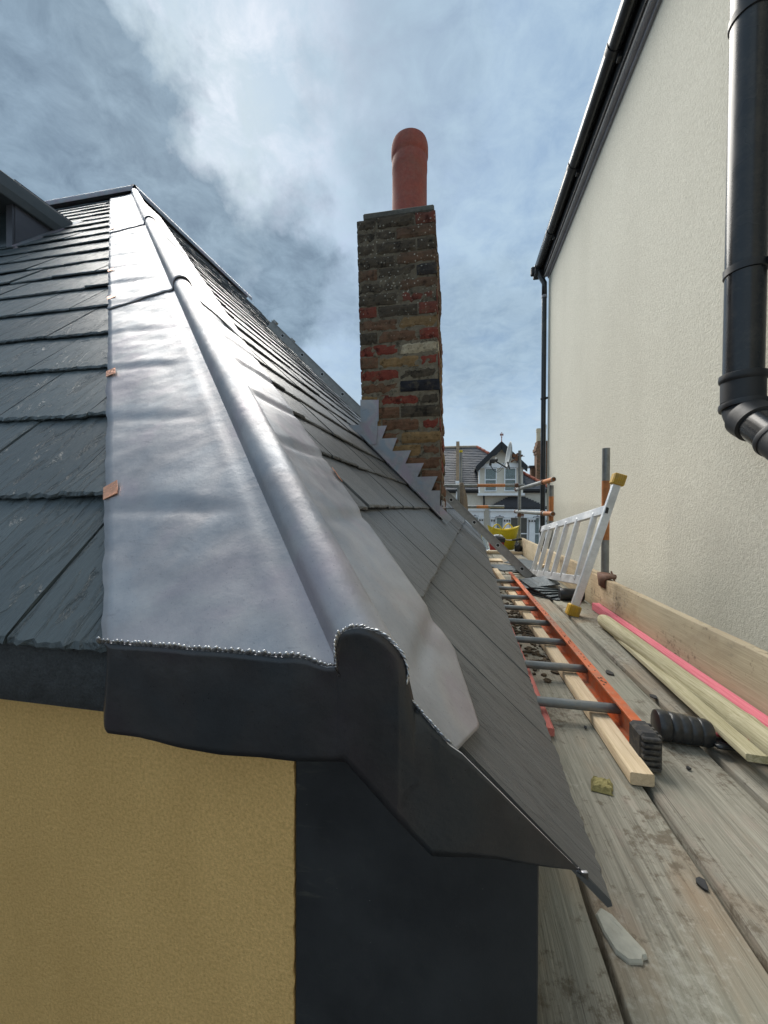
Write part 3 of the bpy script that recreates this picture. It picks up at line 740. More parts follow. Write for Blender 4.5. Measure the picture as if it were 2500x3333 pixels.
# ------------------------------------------------------------------ brick chimney on the side slope
chim = thing('brick_chimney', 'old sooty brick chimney stack with one red clay pot, standing on the slate roof', 'chimney', (-0.35, 2.65, 0.4))
CX0, CX1, CY0, CY1 = -0.6098, -0.1016, 2.3955, 3.12
PITCH = 0.0814; ZB = 0.4115
def rough_brick(a, b, c_, d_, e_, f_, seed, face):
    # block whose weathered face is a small uneven grid
    w = MB(); nu, nv = 7, 4; rows = []
    for j in range(nv + 1):
        row = []
        for i in range(nu + 1):
            u, v = i / nu, j / nv
            edge = min(u, 1 - u) * (b - a if face == 'y' else d_ - c_); edge = min(edge, min(v, 1 - v) * (f_ - e_))
            din = 0.0065 * max(0, 1 - edge / 0.012) * random.uniform(0.5, 1.3) + 0.0035 * nz(u * 4 + seed, v * 3, seed)
            ju = 0.0035 * nz(v * 6, seed, u * 9); jv = 0.0032 * nz(u * 7, seed + 3, v)
            if face == 'y': row.append((a + (b - a) * u + ju, c_ + din, e_ + (f_ - e_) * v + jv))
            else: row.append((b - din, c_ + (d_ - c_) * u + ju, e_ + (f_ - e_) * v + jv))
        rows.append(row)
    w.grid(rows)
    back = lambda p: (p[0], d_, p[2]) if face == 'y' else (a, p[1], p[2])
    ring = rows[0] + [r[-1] for r in rows[1:]] + rows[-1][-2::-1] + [r[0] for r in rows[-2:0:-1]]
    w.grid([ring, [back(p) for p in ring]], True)
    w.v = [tuple(lean(Vector(p))) for p in w.v]
    return w
lean = lambda v: Vector((v.x - 0.030 * (v.z - 1.3), v.y, v.z))
Wd = CX1 - CX0
n_c = 26; ZT = ZB + n_c * PITCH
w = MB(); rows = []
for i in range(110):
    z = 0.1 + (ZT - 0.112) * i / 109; row = []
    for k in range(26): row.append((CX0 + 0.006 + (Wd - 0.012) * k / 25, CY0 + 0.0055 - 0.0065 * nz(k * 0.9, z * 38, 3) - 0.004 * nz(k * 0.35, z * 12, 8)))
    row += [(CX1 - 0.006 + 0.004 * nz(k * 0.8, z * 30, 5), CY0 + 0.02 + (CY1 - CY0 - 0.02) * k / 20) for k in range(21)] + [(CX0 + 0.006, CY1)]
    rows.append([lean(Vector((x, y, z))) for x, y in row])
w.grid(rows, True); w.f.append(tuple(range(109 * len(rows[0]), 110 * len(rows[0]))))
obj('mortar_core', w, 'mortar', chim)
R_, B_, D_, Y_, K_, P_ = 'brick_red', 'brick_brown', 'brick_dark', 'brick_yellow', 'brick_black', 'brick_pale'
PAT = {26: [D_, D_], 25: [D_, D_, B_], 24: [D_, D_], 23: [D_, D_, R_], 22: [D_, B_], 21: [D_, D_, D_], 20: [D_, B_], 19: [B_, D_, K_], 18: [D_, B_], 17: [D_, R_], 16: [R_, D_, R_],
       15: [B_, Y_], 14: [D_, B_, R_], 13: [R_, P_], 12: [B_, Y_, R_], 11: [R_, D_], 10: [B_, K_], 9: [Y_, R_, D_], 8: [B_, D_], 7: [Y_, B_, R_], 6: [B_, Y_], 5: [B_, Y_, B_], 4: [D_, B_], 3: [B_, D_, B_], 2: [B_, B_], 1: [B_, D_, D_], 0: [B_, B_]}
jn = 0.012; Wd = CX1 - CX0
for i in range(n_c):
    z0 = ZB + i * PITCH + jn / 2; z1 = z0 + PITCH - jn; pt = PAT[max(0, i - 2)] if i > 1 else PAT[i]
    fr = [0, 0.5, 1] if len(pt) == 2 else ([0, 0.24, 0.76, 1] if i % 4 != 1 else [0, 0.26, 0.745, 1])
    for k, mt in enumerate(pt):
        a = CX0 + Wd * fr[k] + (jn / 2 if k else 0); b = CX0 + Wd * fr[k + 1] - (jn / 2 if k < len(pt) - 1 else 0)
        off = random.uniform(-0.005, 0.004); dep = 0.105
        q = random.uniform(-0.003, 0.003); rot = random.uniform(-0.006, 0.006)
        xm = (a + b) / 2
        fn = lambda v: lean(Vector((v.x + 0.0025 * nz(v.z * 40, v.x * 30, i), v.y, v.z + rot * (v.x - xm) + 0.035 * (0 if i < 24 else 0))))
        o = obj('brick', rough_brick(a, b, CY0 + off, CY0 + dep, z0 + q, z1 + q, i * 7.3 + k, 'y'), mt, chim)
    # bricks of the face towards the alley
    ys = CY0 + 0.105 + jn; first = 0.115 if len(pt) == 2 else 0.225
    k = 0
    while ys < CY1 - 0.03:
        ln = min(first if k == 0 else 0.218, CY1 - ys)
        off = random.uniform(-0.006, 0.010) if i < n_c - 1 else 0.0
        obj('brick', rough_brick(CX1 - 0.1, CX1 + off, ys, ys + ln, z0, z1, i * 5.1 + k, 'x'), random.choice([B_, B_, D_, B_, Y_, R_]), chim)
        ys += ln + jn; k += 1
# cement flaunching on top, stepped at the left
w = MB(); w.cham(CX0 + 0.045, CX1 - 0.006, CY0 + 0.004, CY1, ZT - 0.008, ZT + 0.040, 0.008, 0.003, lean)
obj('flaunching', w, 'cement', chim, label='dark cement capping on top of the stack')
# pot
pc = lean(Vector((-0.303, 2.72, ZT)))
w = MB(); w.lathe(pc, [(0.135, 0.02), (0.1255, 0.04), (0.1245, 0.45), (0.1245, 0.522), (0.1265, 0.530), (0.1270, 0.550), (0.1265, 0.605), (0.1245, 0.610), (0.1245, 0.616), (0.129, 0.626), (0.1325, 0.640), (0.1325, 0.690), (0.1300, 0.715), (0.1240, 0.735), (0.112, 0.742), (0.102, 0.735), (0.100, 0.60), (0.100, 0.3)], 48)
obj('chimney_pot', w, 'terracotta', chim, smooth='auto', label='plain terracotta pot with a rolled rim')
# stepped lead flashing let into the joints of the near face
YF = CY0 - 0.009
fl = thing('stepped_flashing', 'lead flashing stepped up the near face of the chimney over the slates', 'flashing', (-0.3, 2.3, 0.6))
steps = [(-0.4376, 1.1799, -0.4718, 1.1063), (-0.3702, 1.099, -0.4034, 1.0233), (-0.28, 1.0171, -0.3194, 0.9404), (-0.1991, 0.9352, -0.2416, 0.8553), (-0.113, 0.8501, -0.1545, 0.7661), (-0.0975, 0.761, -0.0975, 0.5826)]
slope = lambda x: 0.5981 - (x - -0.0975) * 1.02
for i, (xt, zt, xn, zn) in enumerate(steps):
    xl = min(xt - 0.08, (0.5981 - 0.0975 * 1.02 - zt) / 1.02 + 0.01)
    xl2 = (0.5981 - 0.0975 * 1.02 - zn) / 1.02
    w = MB(); poly = [(xl - 0.005, zt - 0.004), (xt, zt), (xn, zn - 0.012), (xn - 0.04, zn - 0.03), (max(xl2, xl) , slope(max(xl2, xl)) - 0.01), (xl - 0.06, slope(xl - 0.06) - 0.008)]
    if i == 5: poly = [(-0.181, zt), (xt, zt), (xt, 0.588), (-0.1089, 0.5981), (-0.2592, 0.7589)]
    yo = YF - 0.0012 * i
    w.prism(poly, lambda a, b, k: (a - 0.0 * b, yo - k * 0.0024 - 0.004 * (0.5 + 0.5 * nz(a * 20, b * 20, i)), b))
    obj('lead_step', w, 'lead_old', fl)
w = MB(); w.prism([(-0.6139, 1.3531), (-0.4915, 1.3469), (-0.4915, 1.21), (-0.6118, 1.2141)], lambda a, b, k: (a, YF - 0.002 - k * 0.004, b)); obj('cover_piece', w, 'lead_old', fl)
w = MB(); w.prism([(-0.6066, 1.2121), (-0.4978, 1.21), (-0.5019, 1.0648), (-0.5444, 1.0575), (-0.6118, 1.1063), (-0.7052, 1.1913), (-0.6222, 1.1913)], lambda a, b, k: (a, YF - 0.008 - k * 0.004 - 0.004 * nz(a * 18, b * 18, 3), b)); obj('saddle_piece', w, 'lead_old', fl)
# soakers where stack meets slope
w = MB()
for a, b in ((0.09, 0.0), ):
    rows = []
    for s_ in [0.50 + 0.05 * i for i in range(17)]:
        rows.append([spt(2.31, s_, 0.006), spt(2.375, s_, 0.007), spt(2.383, s_, 0.05)])
    w.grid(rows)
obj('soaker', w, 'lead_old', fl, smooth=True)
w = MB(); w.box(CX1 + 0.012, CX1 + 0.018, CY0 - 0.004, CY1 + .03, 0.42, 0.70); obj('front_apron', w, 'lead_old', fl)
# ------------------------------------------------------------------ neighbouring house across the alley
nb = thing('neighbour_house', 'tall cream roughcast house wall on the right with black gutter and pipes', 'house', (3, 1.5, -6))
XN, YN = 1.30, 5.76
w = MB(); w.box(XN, 8, -4, YN, -6, 4.03); obj('wall', w, 'cream_render', nb)
w = MB(); w.box(XN - 0.012, XN + 0.05, YN - 0.035, YN + 0.004, -6, 4.0); obj('corner_bead', w, 'cream_render', nb)
w = MB(); w.box(XN - 0.055, XN - 0.001, -4, YN + 0.03, 3.985, 4.022); w.box(XN - 0.022, XN - 0.001, -4, YN + 0.02, 3.955, 3.984); obj('soffit_strip', w, 'soffit_grey', nb)
w = MB(); w.box(XN - 0.066, XN - 0.056, -4, YN + 0.035, 4.000, 4.022); obj('gap_light', w, 'white_paint', nb, label='thin white strip standing for the light gap behind the gutter')  # white strip stands in for light showing through the gap behind the gutter
w = MB(); w.box(XN - 0.082, XN - 0.067, -4, YN + 0.04, 4.010, 4.20); obj('fascia', w, 'fascia_black', nb)
# roof slope above the gutter
w = MB(); w.prism([(XN - 0.15, 4.17), (XN - 0.15, 4.19), (XN + 4.0, 6.9), (XN + 4.0, 6.87)], lambda a, b, k: (a, -4 + k * (YN + 0.12 + 4), b)); obj('roof_edge', w, 'far_slate_dark', nb)
# gutter
GX, GZ, GR = XN - 0.135, 4.155, 0.056
w = MB(); rows = []
for y in [-4, 0, 2, 4, YN + 0.11]:
    row = [(GX + GR * cos(radians(180 + 180 * i / 14)), y, GZ + GR * 1.05 * sin(radians(180 + 180 * i / 14))) for i in range(15)]
    row = [(GX - GR - 0.004, y, GZ + 0.012)] + row + [(GX + GR, y, GZ + 0.012)]
    row += [(GX + (GR - 0.004) * cos(radians(360 - 180 * i / 14)), y, GZ + (GR - 0.004) * sin(radians(360 - 180 * i / 14))) for i in range(15)]
    rows.append(row)
w.grid(rows, True); gut = obj('gutter', w, 'black_plastic', nb, smooth='auto', label='black half-round gutter along the eaves')
for y in (-0.6, 1.0, 2.17, 3.17, 4.17, 5.1):
    w = MB(); rows = []
    for yy in (y - 0.028, y + 0.028):
        rows.append([(GX + (GR + 0.006) * cos(radians(170 + 200 * i / 16)), yy, GZ + (GR + 0.008) * sin(radians(170 + 200 * i / 16))) for i in range(17)] + [(XN - 0.08, yy, GZ - 0.0), (XN - 0.08, yy, GZ + 0.02)])
    w.grid(rows); w.box(GX + 0.02, XN - 0.056, y - 0.022, y + 0.022, GZ - 0.10, GZ - 0.052)
    o = obj('gutter_bracket', w, 'black_matt', gut); sm = o.modifiers.new('t', 'SOLIDIFY'); sm.thickness = 0.003
w = MB(); w.lathe((GX, YN + 0.02, GZ), [(0.002, 0), (0.062, 0.0), (0.064, 0.03), (0.064, 0.10), (0.002, 0.11)], 20, (0, 1, 0)); obj('stop_end', w, 'black_matt', gut, smooth='auto')
w = MB(); w.cham(XN - 0.20, XN - 0.03, YN + 0.01, YN + 0.15, 4.02, 4.115, 0.01); w.cham(XN - 0.24, XN - 0.10, YN + 0.05, YN + 0.13, 4.06, 4.17, 0.012); obj('verge_end', w, 'fascia_black', nb)
# rainwater pipe at far corner
PX, PY = XN - 0.062, YN + 0.035
w = MB(); w.tube([(PX, PY, -6), (PX, PY, 3.72)], 0.034, 20); dp = obj('downpipe', w, 'black_plastic', nb, smooth='auto', label='slim black rainwater pipe at the far corner')
w = MB(); w.tube([(GX + .01, PY, GZ - 0.05), (GX + 0.01, PY, 4.02), (PX, PY, 3.9), (PX, PY, 3.70)], 0.0365, 18); obj('swan_neck', w, 'black_plastic', dp, smooth=True)
w = MB(); w.lathe((PX, PY, 3.69), [(0.0385, 0), (0.0385, 0.035)], 18); obj('pipe_joint', w, 'soffit_grey', dp, smooth='auto')
for z in (2.24, 0.6):
    w = MB(); w.lathe((PX, PY, z), [(0.038, -0.014), (0.041, -0.012), (0.041, 0.012), (0.038, 0.014)], 18); w.box(PX + 0.02, XN + 0.02, PY - 0.05, PY - 0.02, z - 0.012, z + 0.012); obj('pipe_bracket', w, 'black_matt', dp, smooth='auto')
# soil pipe close to the camera
SX, SY = 1.195, 1.862; SR = 0.067
w = MB(); w.tube([(SX, SY, 1.17), (SX, SY - 0.035, 4.0)], SR, 40); sp_ = obj('soil_pipe', w, 'black_plastic', nb, smooth='auto', label='thick black soil pipe dropping down the cream wall to an elbow')
for z in (1.66, 2.70):
    w = MB(); w.lathe((SX, SY - 0.012 * (z - 1.1), z), [(SR, -0.02), (SR + 0.0055, -0.018), (SR + 0.0055, 0.012), (SR, 0.014)], 40); w.box(SX + 0.03, XN + 0.01, SY - 0.085, SY - 0.03, z - 0.012, z + 0.008); obj('pipe_bracket', w, 'black_matt', sp_, smooth='auto')
bd = Vector((0, -0.80, -0.60)).normalized()
w = MB()
w.lathe((SX, SY, 1.105), [(SR + .001, 0.0), (SR + 0.006, 0.002), (SR + 0.006, 0.085), (SR + 0.011, 0.09), (SR + 0.013, 0.10), (SR + 0.011, 0.118), (SR + 0.001, 0.122)], 40)
obj('elbow_socket', w, 'black_matt', sp_, smooth='auto')
w = MB(); pth = []; c0 = Vector((SX, SY, 1.11))
for i in range(9):
    a = radians(53 * i / 8); pth.append(c0 + Vector((0, -0.105 * (1 - cos(a)), -0.105 * sin(a))))
w.tube(pth, SR + 0.004, 36); obj('elbow', w, 'black_matt', sp_, smooth='auto')
e_ = pth[-1]; w = MB()
w.lathe(c0 + Vector((0, -0.004, -0.022)), [(SR + .004, -0.012), (SR + 0.013, -0.010), (SR + 0.0145, 0.0), (SR + 0.013, 0.012), (SR + .004, 0.014)], 36, Vector((0, 0.15, 1)))
w.lathe(e_ + bd * 0.0, [(SR + .004, -0.015), (SR + 0.013, -0.012), (SR + 0.013, 0.010), (SR + 0.010, 0.050), (SR + 0.010, 0.055), (SR + 0.0, 0.06)], 36, bd)
obj('elbow_ring', w, 'black_matt', sp_, smooth='auto')
w = MB(); w.tube([e_ + bd * 0.03, e_ + bd * 0.5], SR, 36); obj('branch_pipe', w, 'black_plastic', sp_, smooth='auto')
w = MB(); w.lathe(e_ + bd * 0.17, [(SR, 0), (SR + 0.009, 0.002), (SR + 0.011, 0.012), (SR + 0.009, 0.024), (SR + 0.006, 0.026), (SR + 0.006, 0.10), (SR, 0.102)], 36, bd); obj('branch_socket', w, 'black_matt', sp_, smooth='auto')

# ------------------------------------------------------------------ far house across the street
YH = 24.0
fh = thing('street_house', 'pale two-storey house across the street with grey slate roof, black bargeboard gable and white bay', 'house', (2.5, YH + 4, -6))
def fbox(name, x0, x1, z0, z1, y0, y1, mat, par=fh, **k):
    return obj(name, MB().box(x0, x1, y0, y1, z0, z1), mat, par, **k)
fbox('wall', -6, 10, -6, 1.72, YH, YH + 7, 'far_render')
# main roof: hipped at the right
rd = MB(); zr, ze = 5.0, 1.80; yr = YH + 3.5
rd.add([(-6, YH - 0.25, ze), (5.55, YH - 0.25, ze), (1.40, yr, zr), (-6, yr, zr), (5.55, YH + 7.2, ze), (-6, YH + 7.2, ze)], [(0, 1, 2, 3), (1, 4, 2), (2, 4, 5, 3)])
mroof = obj('roof', rd, 'far_slate', fh)
sl_ = MB(); nC = 24
for i in range(nC):
    f0, f1 = i / nC, (i + 1.0) / nC
    za, zb2 = ze + (zr - ze) * f0, ze + (zr - ze) * f1; ya, yb2 = YH - 0.25 + 3.75 * f0, YH - 0.25 + 3.75 * f1
    x1a, x1b = 5.55 - 4.15 * f0, 5.55 - 4.15 * f1; x = -3.0 - (0.14 if i % 2 else 0)
    while x < x1a - 0.05:
        xe = min(x + 0.275, x1a)
        h = random.uniform(0.022, 0.036)
        sl_.hexa([(x, ya - 0.02, za + h - 0.028), (xe, ya - 0.02, za + h - 0.028), (min(xe, x1b), yb2, zb2 + 0.004), (min(x, x1b), yb2, zb2 + 0.004), (x, ya - 0.025, za + h), (xe, ya - 0.025, za + h), (min(xe, x1b), yb2, zb2 + 0.016), (min(x, x1b), yb2, zb2 + 0.016)])
        x += 0.28
o = obj('slate_courses', sl_, 'far_slate', mroof, fix=False); o['kind'] = 'stuff'
for k in range(14):
    x0 = -3.2 + k * 0.33
    if x0 > 1.3: break
    w = MB(); w.tube([(x0, yr, zr + 0.0), (x0 + 0.325, yr, zr + 0.0 + random.uniform(-.01, .01))], 0.12, 10); obj('ridge_tile', w, 'ridge_tile', mroof, smooth='auto')
hp0, hp1 = Vector((1.42, yr, zr + 0.02)), Vector((5.52, YH - 0.23, ze + 0.04)); nH = 16
for k in range(nH):
    a = hp0.lerp(hp1, k / nH); b = hp0.lerp(hp1, (k + 0.97) / nH)
    w = MB(); w.tube([a, b], [0.10, 0.125], 10); obj('hip_tile', w, 'hip_tile', mroof, smooth='auto')
fbox('gutter', -6, 1.45, 1.70, 1.81, YH - 0.36, YH - 0.24, 'fascia_black'); fbox('gutter', 3.78, 5.7, 1.70, 1.81, YH - 0.36, YH - 0.24, 'fascia_black')
fbox('eaves_board', -6, 5.6, 1.60, 1.74, YH - 0.2, YH + 0.02, 'fascia_black')
# party wall upstand
w = MB(); rows = [(YH - 0.30, 2.28, 2.10), (yr, 5.42, 4.9)]
w.hexa([(0.0, YH - 0.30, 1.9), (0.25, YH - 0.30, 1.9), (0.25, yr, 4.9), (0.0, yr, 4.9), (0.0, YH - 0.30, 2.34), (0.25, YH - 0.30, 2.34), (0.23, yr, 5.44), (0.0, yr, 5.44)]); obj('party_wall', w, 'lichen_brick', fh, label='narrow lichen-covered brick upstand crossing the far roof')
w = MB(); w.box(-0.03, 0.24, YH - 0.42, YH - 0.02, 2.18, 2.33); w.box(-0.02, 0.22, YH - 0.38, YH - 0.02, 1.95, 2.18); w.box(0.0, 0.18, YH - 0.24, YH - 0.02, 1.25, 1.95); w.box(0.0, 0.14, YH - 0.16, YH - 0.02, 1.05, 1.25); obj('corbel', w, 'white_paint', fh, bev=0.02)
# gable
yg = YH - 0.55; gx0, gx1, ga = 1.37, 3.90, 2.635
w = MB(); w.prism([(gx0, 1.45), (gx1, 1.45), (gx1, 3.2), (ga, 4.28), (gx0, 3.2)], lambda a, b, k: (a, yg + k * 2.6, b)); gab = obj('gable', w, 'far_render', fh)
w = MB(); w.prism([(1.16, 3.06), (ga, 4.52), (4.11, 3.06), (4.11, 3.16), (ga, 4.64), (1.16, 3.16)], lambda a, b, k: (a, yg - 0.28 + k * 2.9, b)); obj('gable_roof', w, 'far_slate_dark', gab)
def barge(sx):
    top, bot = [], []; n = 22
    for i in range(n + 1):
        f = i / n; x = ga + sx * (1.46 * f); z = 4.60 - 1.50 * f
        wv = 0.30 + 0.10 * (1 if f < 0.12 else 0) + 0.04 * abs(sin(f * pi * 5)) + (0.18 * max(0, 1 - abs(f - 0.2) / 0.14)) 
        top.append((x, z)); bot.append((x - sx * 0.02, z - wv))
    return top + bot[::-1]
for sx in (-1, 1):
    w = MB(); w.prism(barge(sx), lambda a, b, k: (a, yg - 0.36 + k * 0.07, b)); obj('bargeboard', w, 'fascia_black', gab)
w = MB(); w.lathe((ga, yg - 0.30, 4.55), [(0.05, 0), (0.025, 0.08), (0.022, 0.28), (0.045, 0.30), (0.022, 0.33), (0.02, 0.58), (0.0, 0.62)], 10); w.box(ga - 0.10, ga + 0.10, yg - 0.32, yg - 0.28, 4.97, 5.03); w.box(ga - 0.085, ga - 0.05, yg - 0.32, yg - 0.28, 4.92, 5.08); w.box(ga + 0.05, ga + 0.085, yg - 0.32, yg - 0.28, 4.92, 5.08); obj('finial', w, 'hip_tile', gab)
fbox('band', gx0 - 0.01, gx1 + 0.01, 3.08, 3.34, yg - 0.05, yg + 0.02, 'white_paint', gab)
fbox('corner_trim', gx0 - 0.02, gx0 + 0.05, 1.6, 3.08, yg - 0.03, yg + 0.3, 'white_paint', gab)
fbox('sill_band', gx0 - 0.08, gx1 + 0.08, 1.42, 1.56, yg - 0.16, yg + 0.02, 'white_paint', gab)
def window(x0, x1, z0, z1, yf, rail, curtain=True, par=fh, dark=False):
    fr = 0.055; w = MB()
    w.box(x0 - fr, x0, yf - 0.07, yf + 0.02, z0 - fr, z1 + fr); w.box(x1, x1 + fr, yf - 0.07, yf + 0.02, z0 - fr, z1 + fr)
    w.box(x0, x1, yf - 0.07, yf + 0.02, z1, z1 + fr); w.box(x0, x1, yf - 0.07, yf + 0.02, z0 - fr, z0)
    if rail is not None: w.box(x0, x1, yf - 0.068, yf - 0.01, rail - 0.03, rail + 0.03)
    f = obj('window', w, 'white_paint', par)
    w = MB(); w.box(x0, x1, yf - 0.012, yf - 0.006, z0, z1); obj('pane', w, 'window_dark' if dark else 'glass', f)
    if not dark:
        w = MB(); w.box(x0, x1, yf - 0.003, yf + 0.001, z0, z1); obj('room_dark', w, 'window_dark', f)
    if curtain and not dark:
        rows = []; n = 40
        for zz_ in (z0, z1): rows.append([(x0 + (x1 - x0) * i / n, yf - 0.0045 - 0.0018 * sin(i * 1.25), zz_) for i in range(n + 1)])
        w = MB(); w.grid(rows); obj('curtain', w, 'curtain', f)
    return f
window(1.75, 2.34, 1.73, 3.02, yg - 0.03, 2.37, par=gab); window(2.88, 3.45, 1.73, 3.02, yg - 0.03, 2.37, par=gab)
fbox('lintel', 1.70, 2.39, 3.06, 3.085, yg - 0.10, yg - 0.05, 'fascia_black', gab); fbox('lintel', 2.83, 3.50, 3.06, 3.085, yg - 0.10, yg - 0.05, 'fascia_black', gab)
w = MB(); w.tube([(1.36, YH - 0.4, 1.70), (1.36, YH - 0.25, 1.60), (1.70, YH - 0.1, 1.46), (1.70, YH - 0.1, 0.86), (1.9, YH - 0.12, 0.80)], 0.045, 8); obj('rain_pipe', w, 'fascia_black', fh)
# bay with stepped slate roof
yb_ = YH - 0.9
for i in range(9):
    f = i / 8; z0 = 0.72 + 0.072 * i; hw0 = 1.60 - 1.08 * f; xc = 3.62
    w = MB(); w.box(xc - hw0, xc + hw0, yb_ + 0.85 * f - 0.02, YH + 0.03, z0, z0 + 0.074); obj('slate_course', w, 'far_slate_dark', fh)
fbox('bay_gutter', 2.02, 5.24, 0.60, 0.715, yb_ - 0.10, yb_ + 0.05, 'fascia_black')
fbox('cornice', 1.98, 5.3, 0.50, 0.60, yb_ - 0.14, YH, 'white_paint'); fbox('frieze', 2.03, 5.25, 0.12, 0.50, yb_ - 0.02, YH, 'white_paint')
fbox('bay_wall', 2.06, 5.2, -6, 0.12, yb_ + 0.16, YH, 'white_paint')
fbox('cornice', 0.4, 1.75, 0.50, 0.60, YH - 0.20, YH, 'white_paint'); fbox('frieze', 0.45, 1.70, 0.12, 0.50, YH - 0.08, YH, 'white_paint')
fbox('bay_wall', 0.5, 1.70, -3, 0.12, YH - 0.05, YH + 0.02, 'white_paint')
for (a, b, dk) in ((2.38, 2.73, False), (3.19, 4.09, True), (4.54, 4.75, False)): window(a, b, -1.75, 0.10, yb_ + 0.12, -0.82, par=fh, dark=dk)
window(0.98, 1.35, -1.75, 0.10, YH - 0.06, -0.82)
for (a, b, yy) in ((2.05, 2.22, yb_), (2.78, 3.12, yb_), (4.17, 4.52, yb_), (4.83, 5.12, yb_), (1.42, 1.67, YH - 0.16)):
    w = MB(); w.box(a + 0.04, b - 0.04, yy - 0.02, yy + 0.18, -3, -0.17); w.box(a + 0.03, b - 0.03, yy - 0.04, yy + 0.18, -0.20, -0.15)
    w.hexa([(a + 0.04, yy - 0.02, -0.15), (b - 0.04, yy - 0.02, -0.15), (b - .04, yy + 0.18, -0.15), (a + .04, yy + .18, -0.15), (a - 0.02, yy - 0.09, 0.03), (b + 0.02, yy - 0.09, 0.03), (b + .02, yy + .18, 0.03), (a - .02, yy + .18, 0.03)])
    w.box(a - 0.04, b + 0.04, yy - 0.11, yy + 0.18, 0.03, 0.09); pl = obj('column', w, 'white_paint', fh)
    k = a + 0.01
    while k < b:
        w = MB(); w.prism([(k, -0.12), (k + 0.06, -0.12), (k + 0.07, -0.06), (k + 0.03, 0.0), (k - 0.01, -0.06)], lambda p, q, s_: (p, yy - 0.095 + s_ * 0.03, q)); obj('carving_shade', w, 'fascia_black', pl); k += 0.14  # black plates paint the shade of the carved hollows
for xc in (2.55, 3.64, 4.65, 1.16):
    yy = yb_ - 0.02 if xc > 1.7 else YH - 0.08
    w = MB(); w.prism([(xc - 0.26, 0.115), (xc - 0.22, 0.19), (xc - 0.08, 0.20), (xc, 0.28), (xc + 0.08, 0.20), (xc + 0.22, 0.19), (xc + 0.26, 0.115), (xc + 0.2, 0.115), (xc + 0.17, 0.155), (xc - 0.17, 0.155), (xc - 0.2, 0.115)], lambda p, q, s_: (p, yy - 0.03 + s_ * 0.03, q)); obj('hood_mould', w, 'soffit_grey', fh)
# chimney behind the far roof
fc = thing('street_chimney', 'corbelled brown brick chimney with two buff pots beyond the street house roof', 'chimney', (5.3, YH + 5, 1.5))
YC = YH + 4.0; kx = (YC) / 24.0
x0, x1 = 4.78 * kx, 5.65 * kx
zz0 = lambda z: 0.65 + (z - 0.65) * kx
w = MB(); w.box(x0, x1, YC, YC + 0.9, 1.5, zz0(3.95)); w.box(x0 - 0.05, x1 + .05, YC - .05, YC + .95, zz0(3.95), zz0(4.12)); w.box(x0 - 0.10, x1 + .1, YC - .1, YC + 1.0, zz0(4.12), zz0(4.30)); w.box(x0 - 0.03, x1 + .03, YC - .03, YC + .93, zz0(4.30), zz0(4.50)); w.box(x0 + 0.03, x1 - .03, YC + .02, YC + .9, zz0(4.50), zz0(4.72)); obj('stack', w, 'far_brick', fc)
k = 0; z = zz0(2.45)
while z < zz0(3.93):
    x = x0 - 0.012
    for j, ww in enumerate(([0.225] * 4 if k % 2 else [0.11] + [0.225] * 4)):
        if x + ww > x1: break
        w = MB(); w.cham(x + 0.006, x + ww - 0.006, YC - 0.012, YC + 0.05, z, z + 0.066, 0.004, 0.003); obj('brick', w, random.choice(['far_brick', 'far_brick', 'lichen_brick']), fc); x += ww
    z += 0.078; k += 1
for dx, hh in ((0.17, 4.86), (0.55, 5.08)):
    w = MB(); b0 = zz0(4.70); t0_ = zz0(hh) + 0.75 * kx - 0.1
    w.lathe((x0 + dx, YC + 0.4, b0), [(0.17, 0), (0.155, 0.1), (0.14, t0_ - b0 - 0.28), (0.17, t0_ - b0 - 0.26), (0.17, t0_ - b0 - 0.20), (0.145, t0_ - b0 - 0.18), (0.17, t0_ - b0 - 0.12), (0.15, t0_ - b0), (0.11, t0_ - b0), (0.1, 0.5)], 16); obj('pot', w, 'buff_pot', fc, smooth='auto')
bs = thing('low_chimney', 'squat dark chimney top just left of the tall street chimney', 'chimney', (4.3, YH + 5.5, 2))
w = MB(); w.box(4.45 * 1.2, 4.85 * 1.2, YH + 4.8, YH + 5.3, 2, 3.62); obj('stack', w, 'far_brick', bs)
w = MB(); w.box(4.33 * 1.2, 4.85 * 1.2, YH + 4.7, YH + 5.4, 3.62, 3.76); obj('cap', w, 'far_slate_dark', bs)
# ------------------------------------------------------------------ scaffold deck
def plank(x0, x1, y0, y1, z0, z1, seg=40, jit=0.0016, sx=0.0, seed=0, warp=0.002, axis='y'):
    w = MB(); rows = []; cb = 0.0035
    prof = [(0, cb), (0, 0.5), (0, -cb), (cb, 1), ]
    for i in range(seg + 1):
        f = i / seg; y = y0 + (y1 - y0) * f; e = sx * f
        j = lambda k: jit * nz(y * 7, k * 3.1, seed) + jit * 0.6 * nz(y * 31, k * 1.7, seed + 5)
        zw = warp * nz(y * 1.3, 0, seed + 9)
        a, b = x0 + e + j(1), x1 + e + j(2)
        t1, t2 = z1 + zw + j(3) * 0.6, z1 + zw + j(4) * 0.6
        mid = [(a + (b - a) * q, z1 + zw + 0.0012 * nz(q * 9, y * 2, seed + 2) - 0.0008) for q in (0.2, 0.4, 0.6, 0.8)]
        ring = [(a + cb, z0), (a, z0 + cb), (a, t1 - cb), (a + cb * 0.4, t1 - cb * 0.4), (a + cb, t1)] + mid + [(b - cb, t2), (b - cb * 0.4, t2 - cb * 0.4), (b, t2 - cb), (b, z0 + cb), (b - cb, z0)]
        rows.append([(p, y, q) if axis == 'y' else (y, p, q) for p, q in ring])
    w.grid(rows, True); n = len(rows[0]); m_ = len(rows)
    w.f.append(tuple(range(n))[::-1]); w.f.append(tuple((m_ - 1) * n + k for k in range(n)))
    return w
BT = 0.038
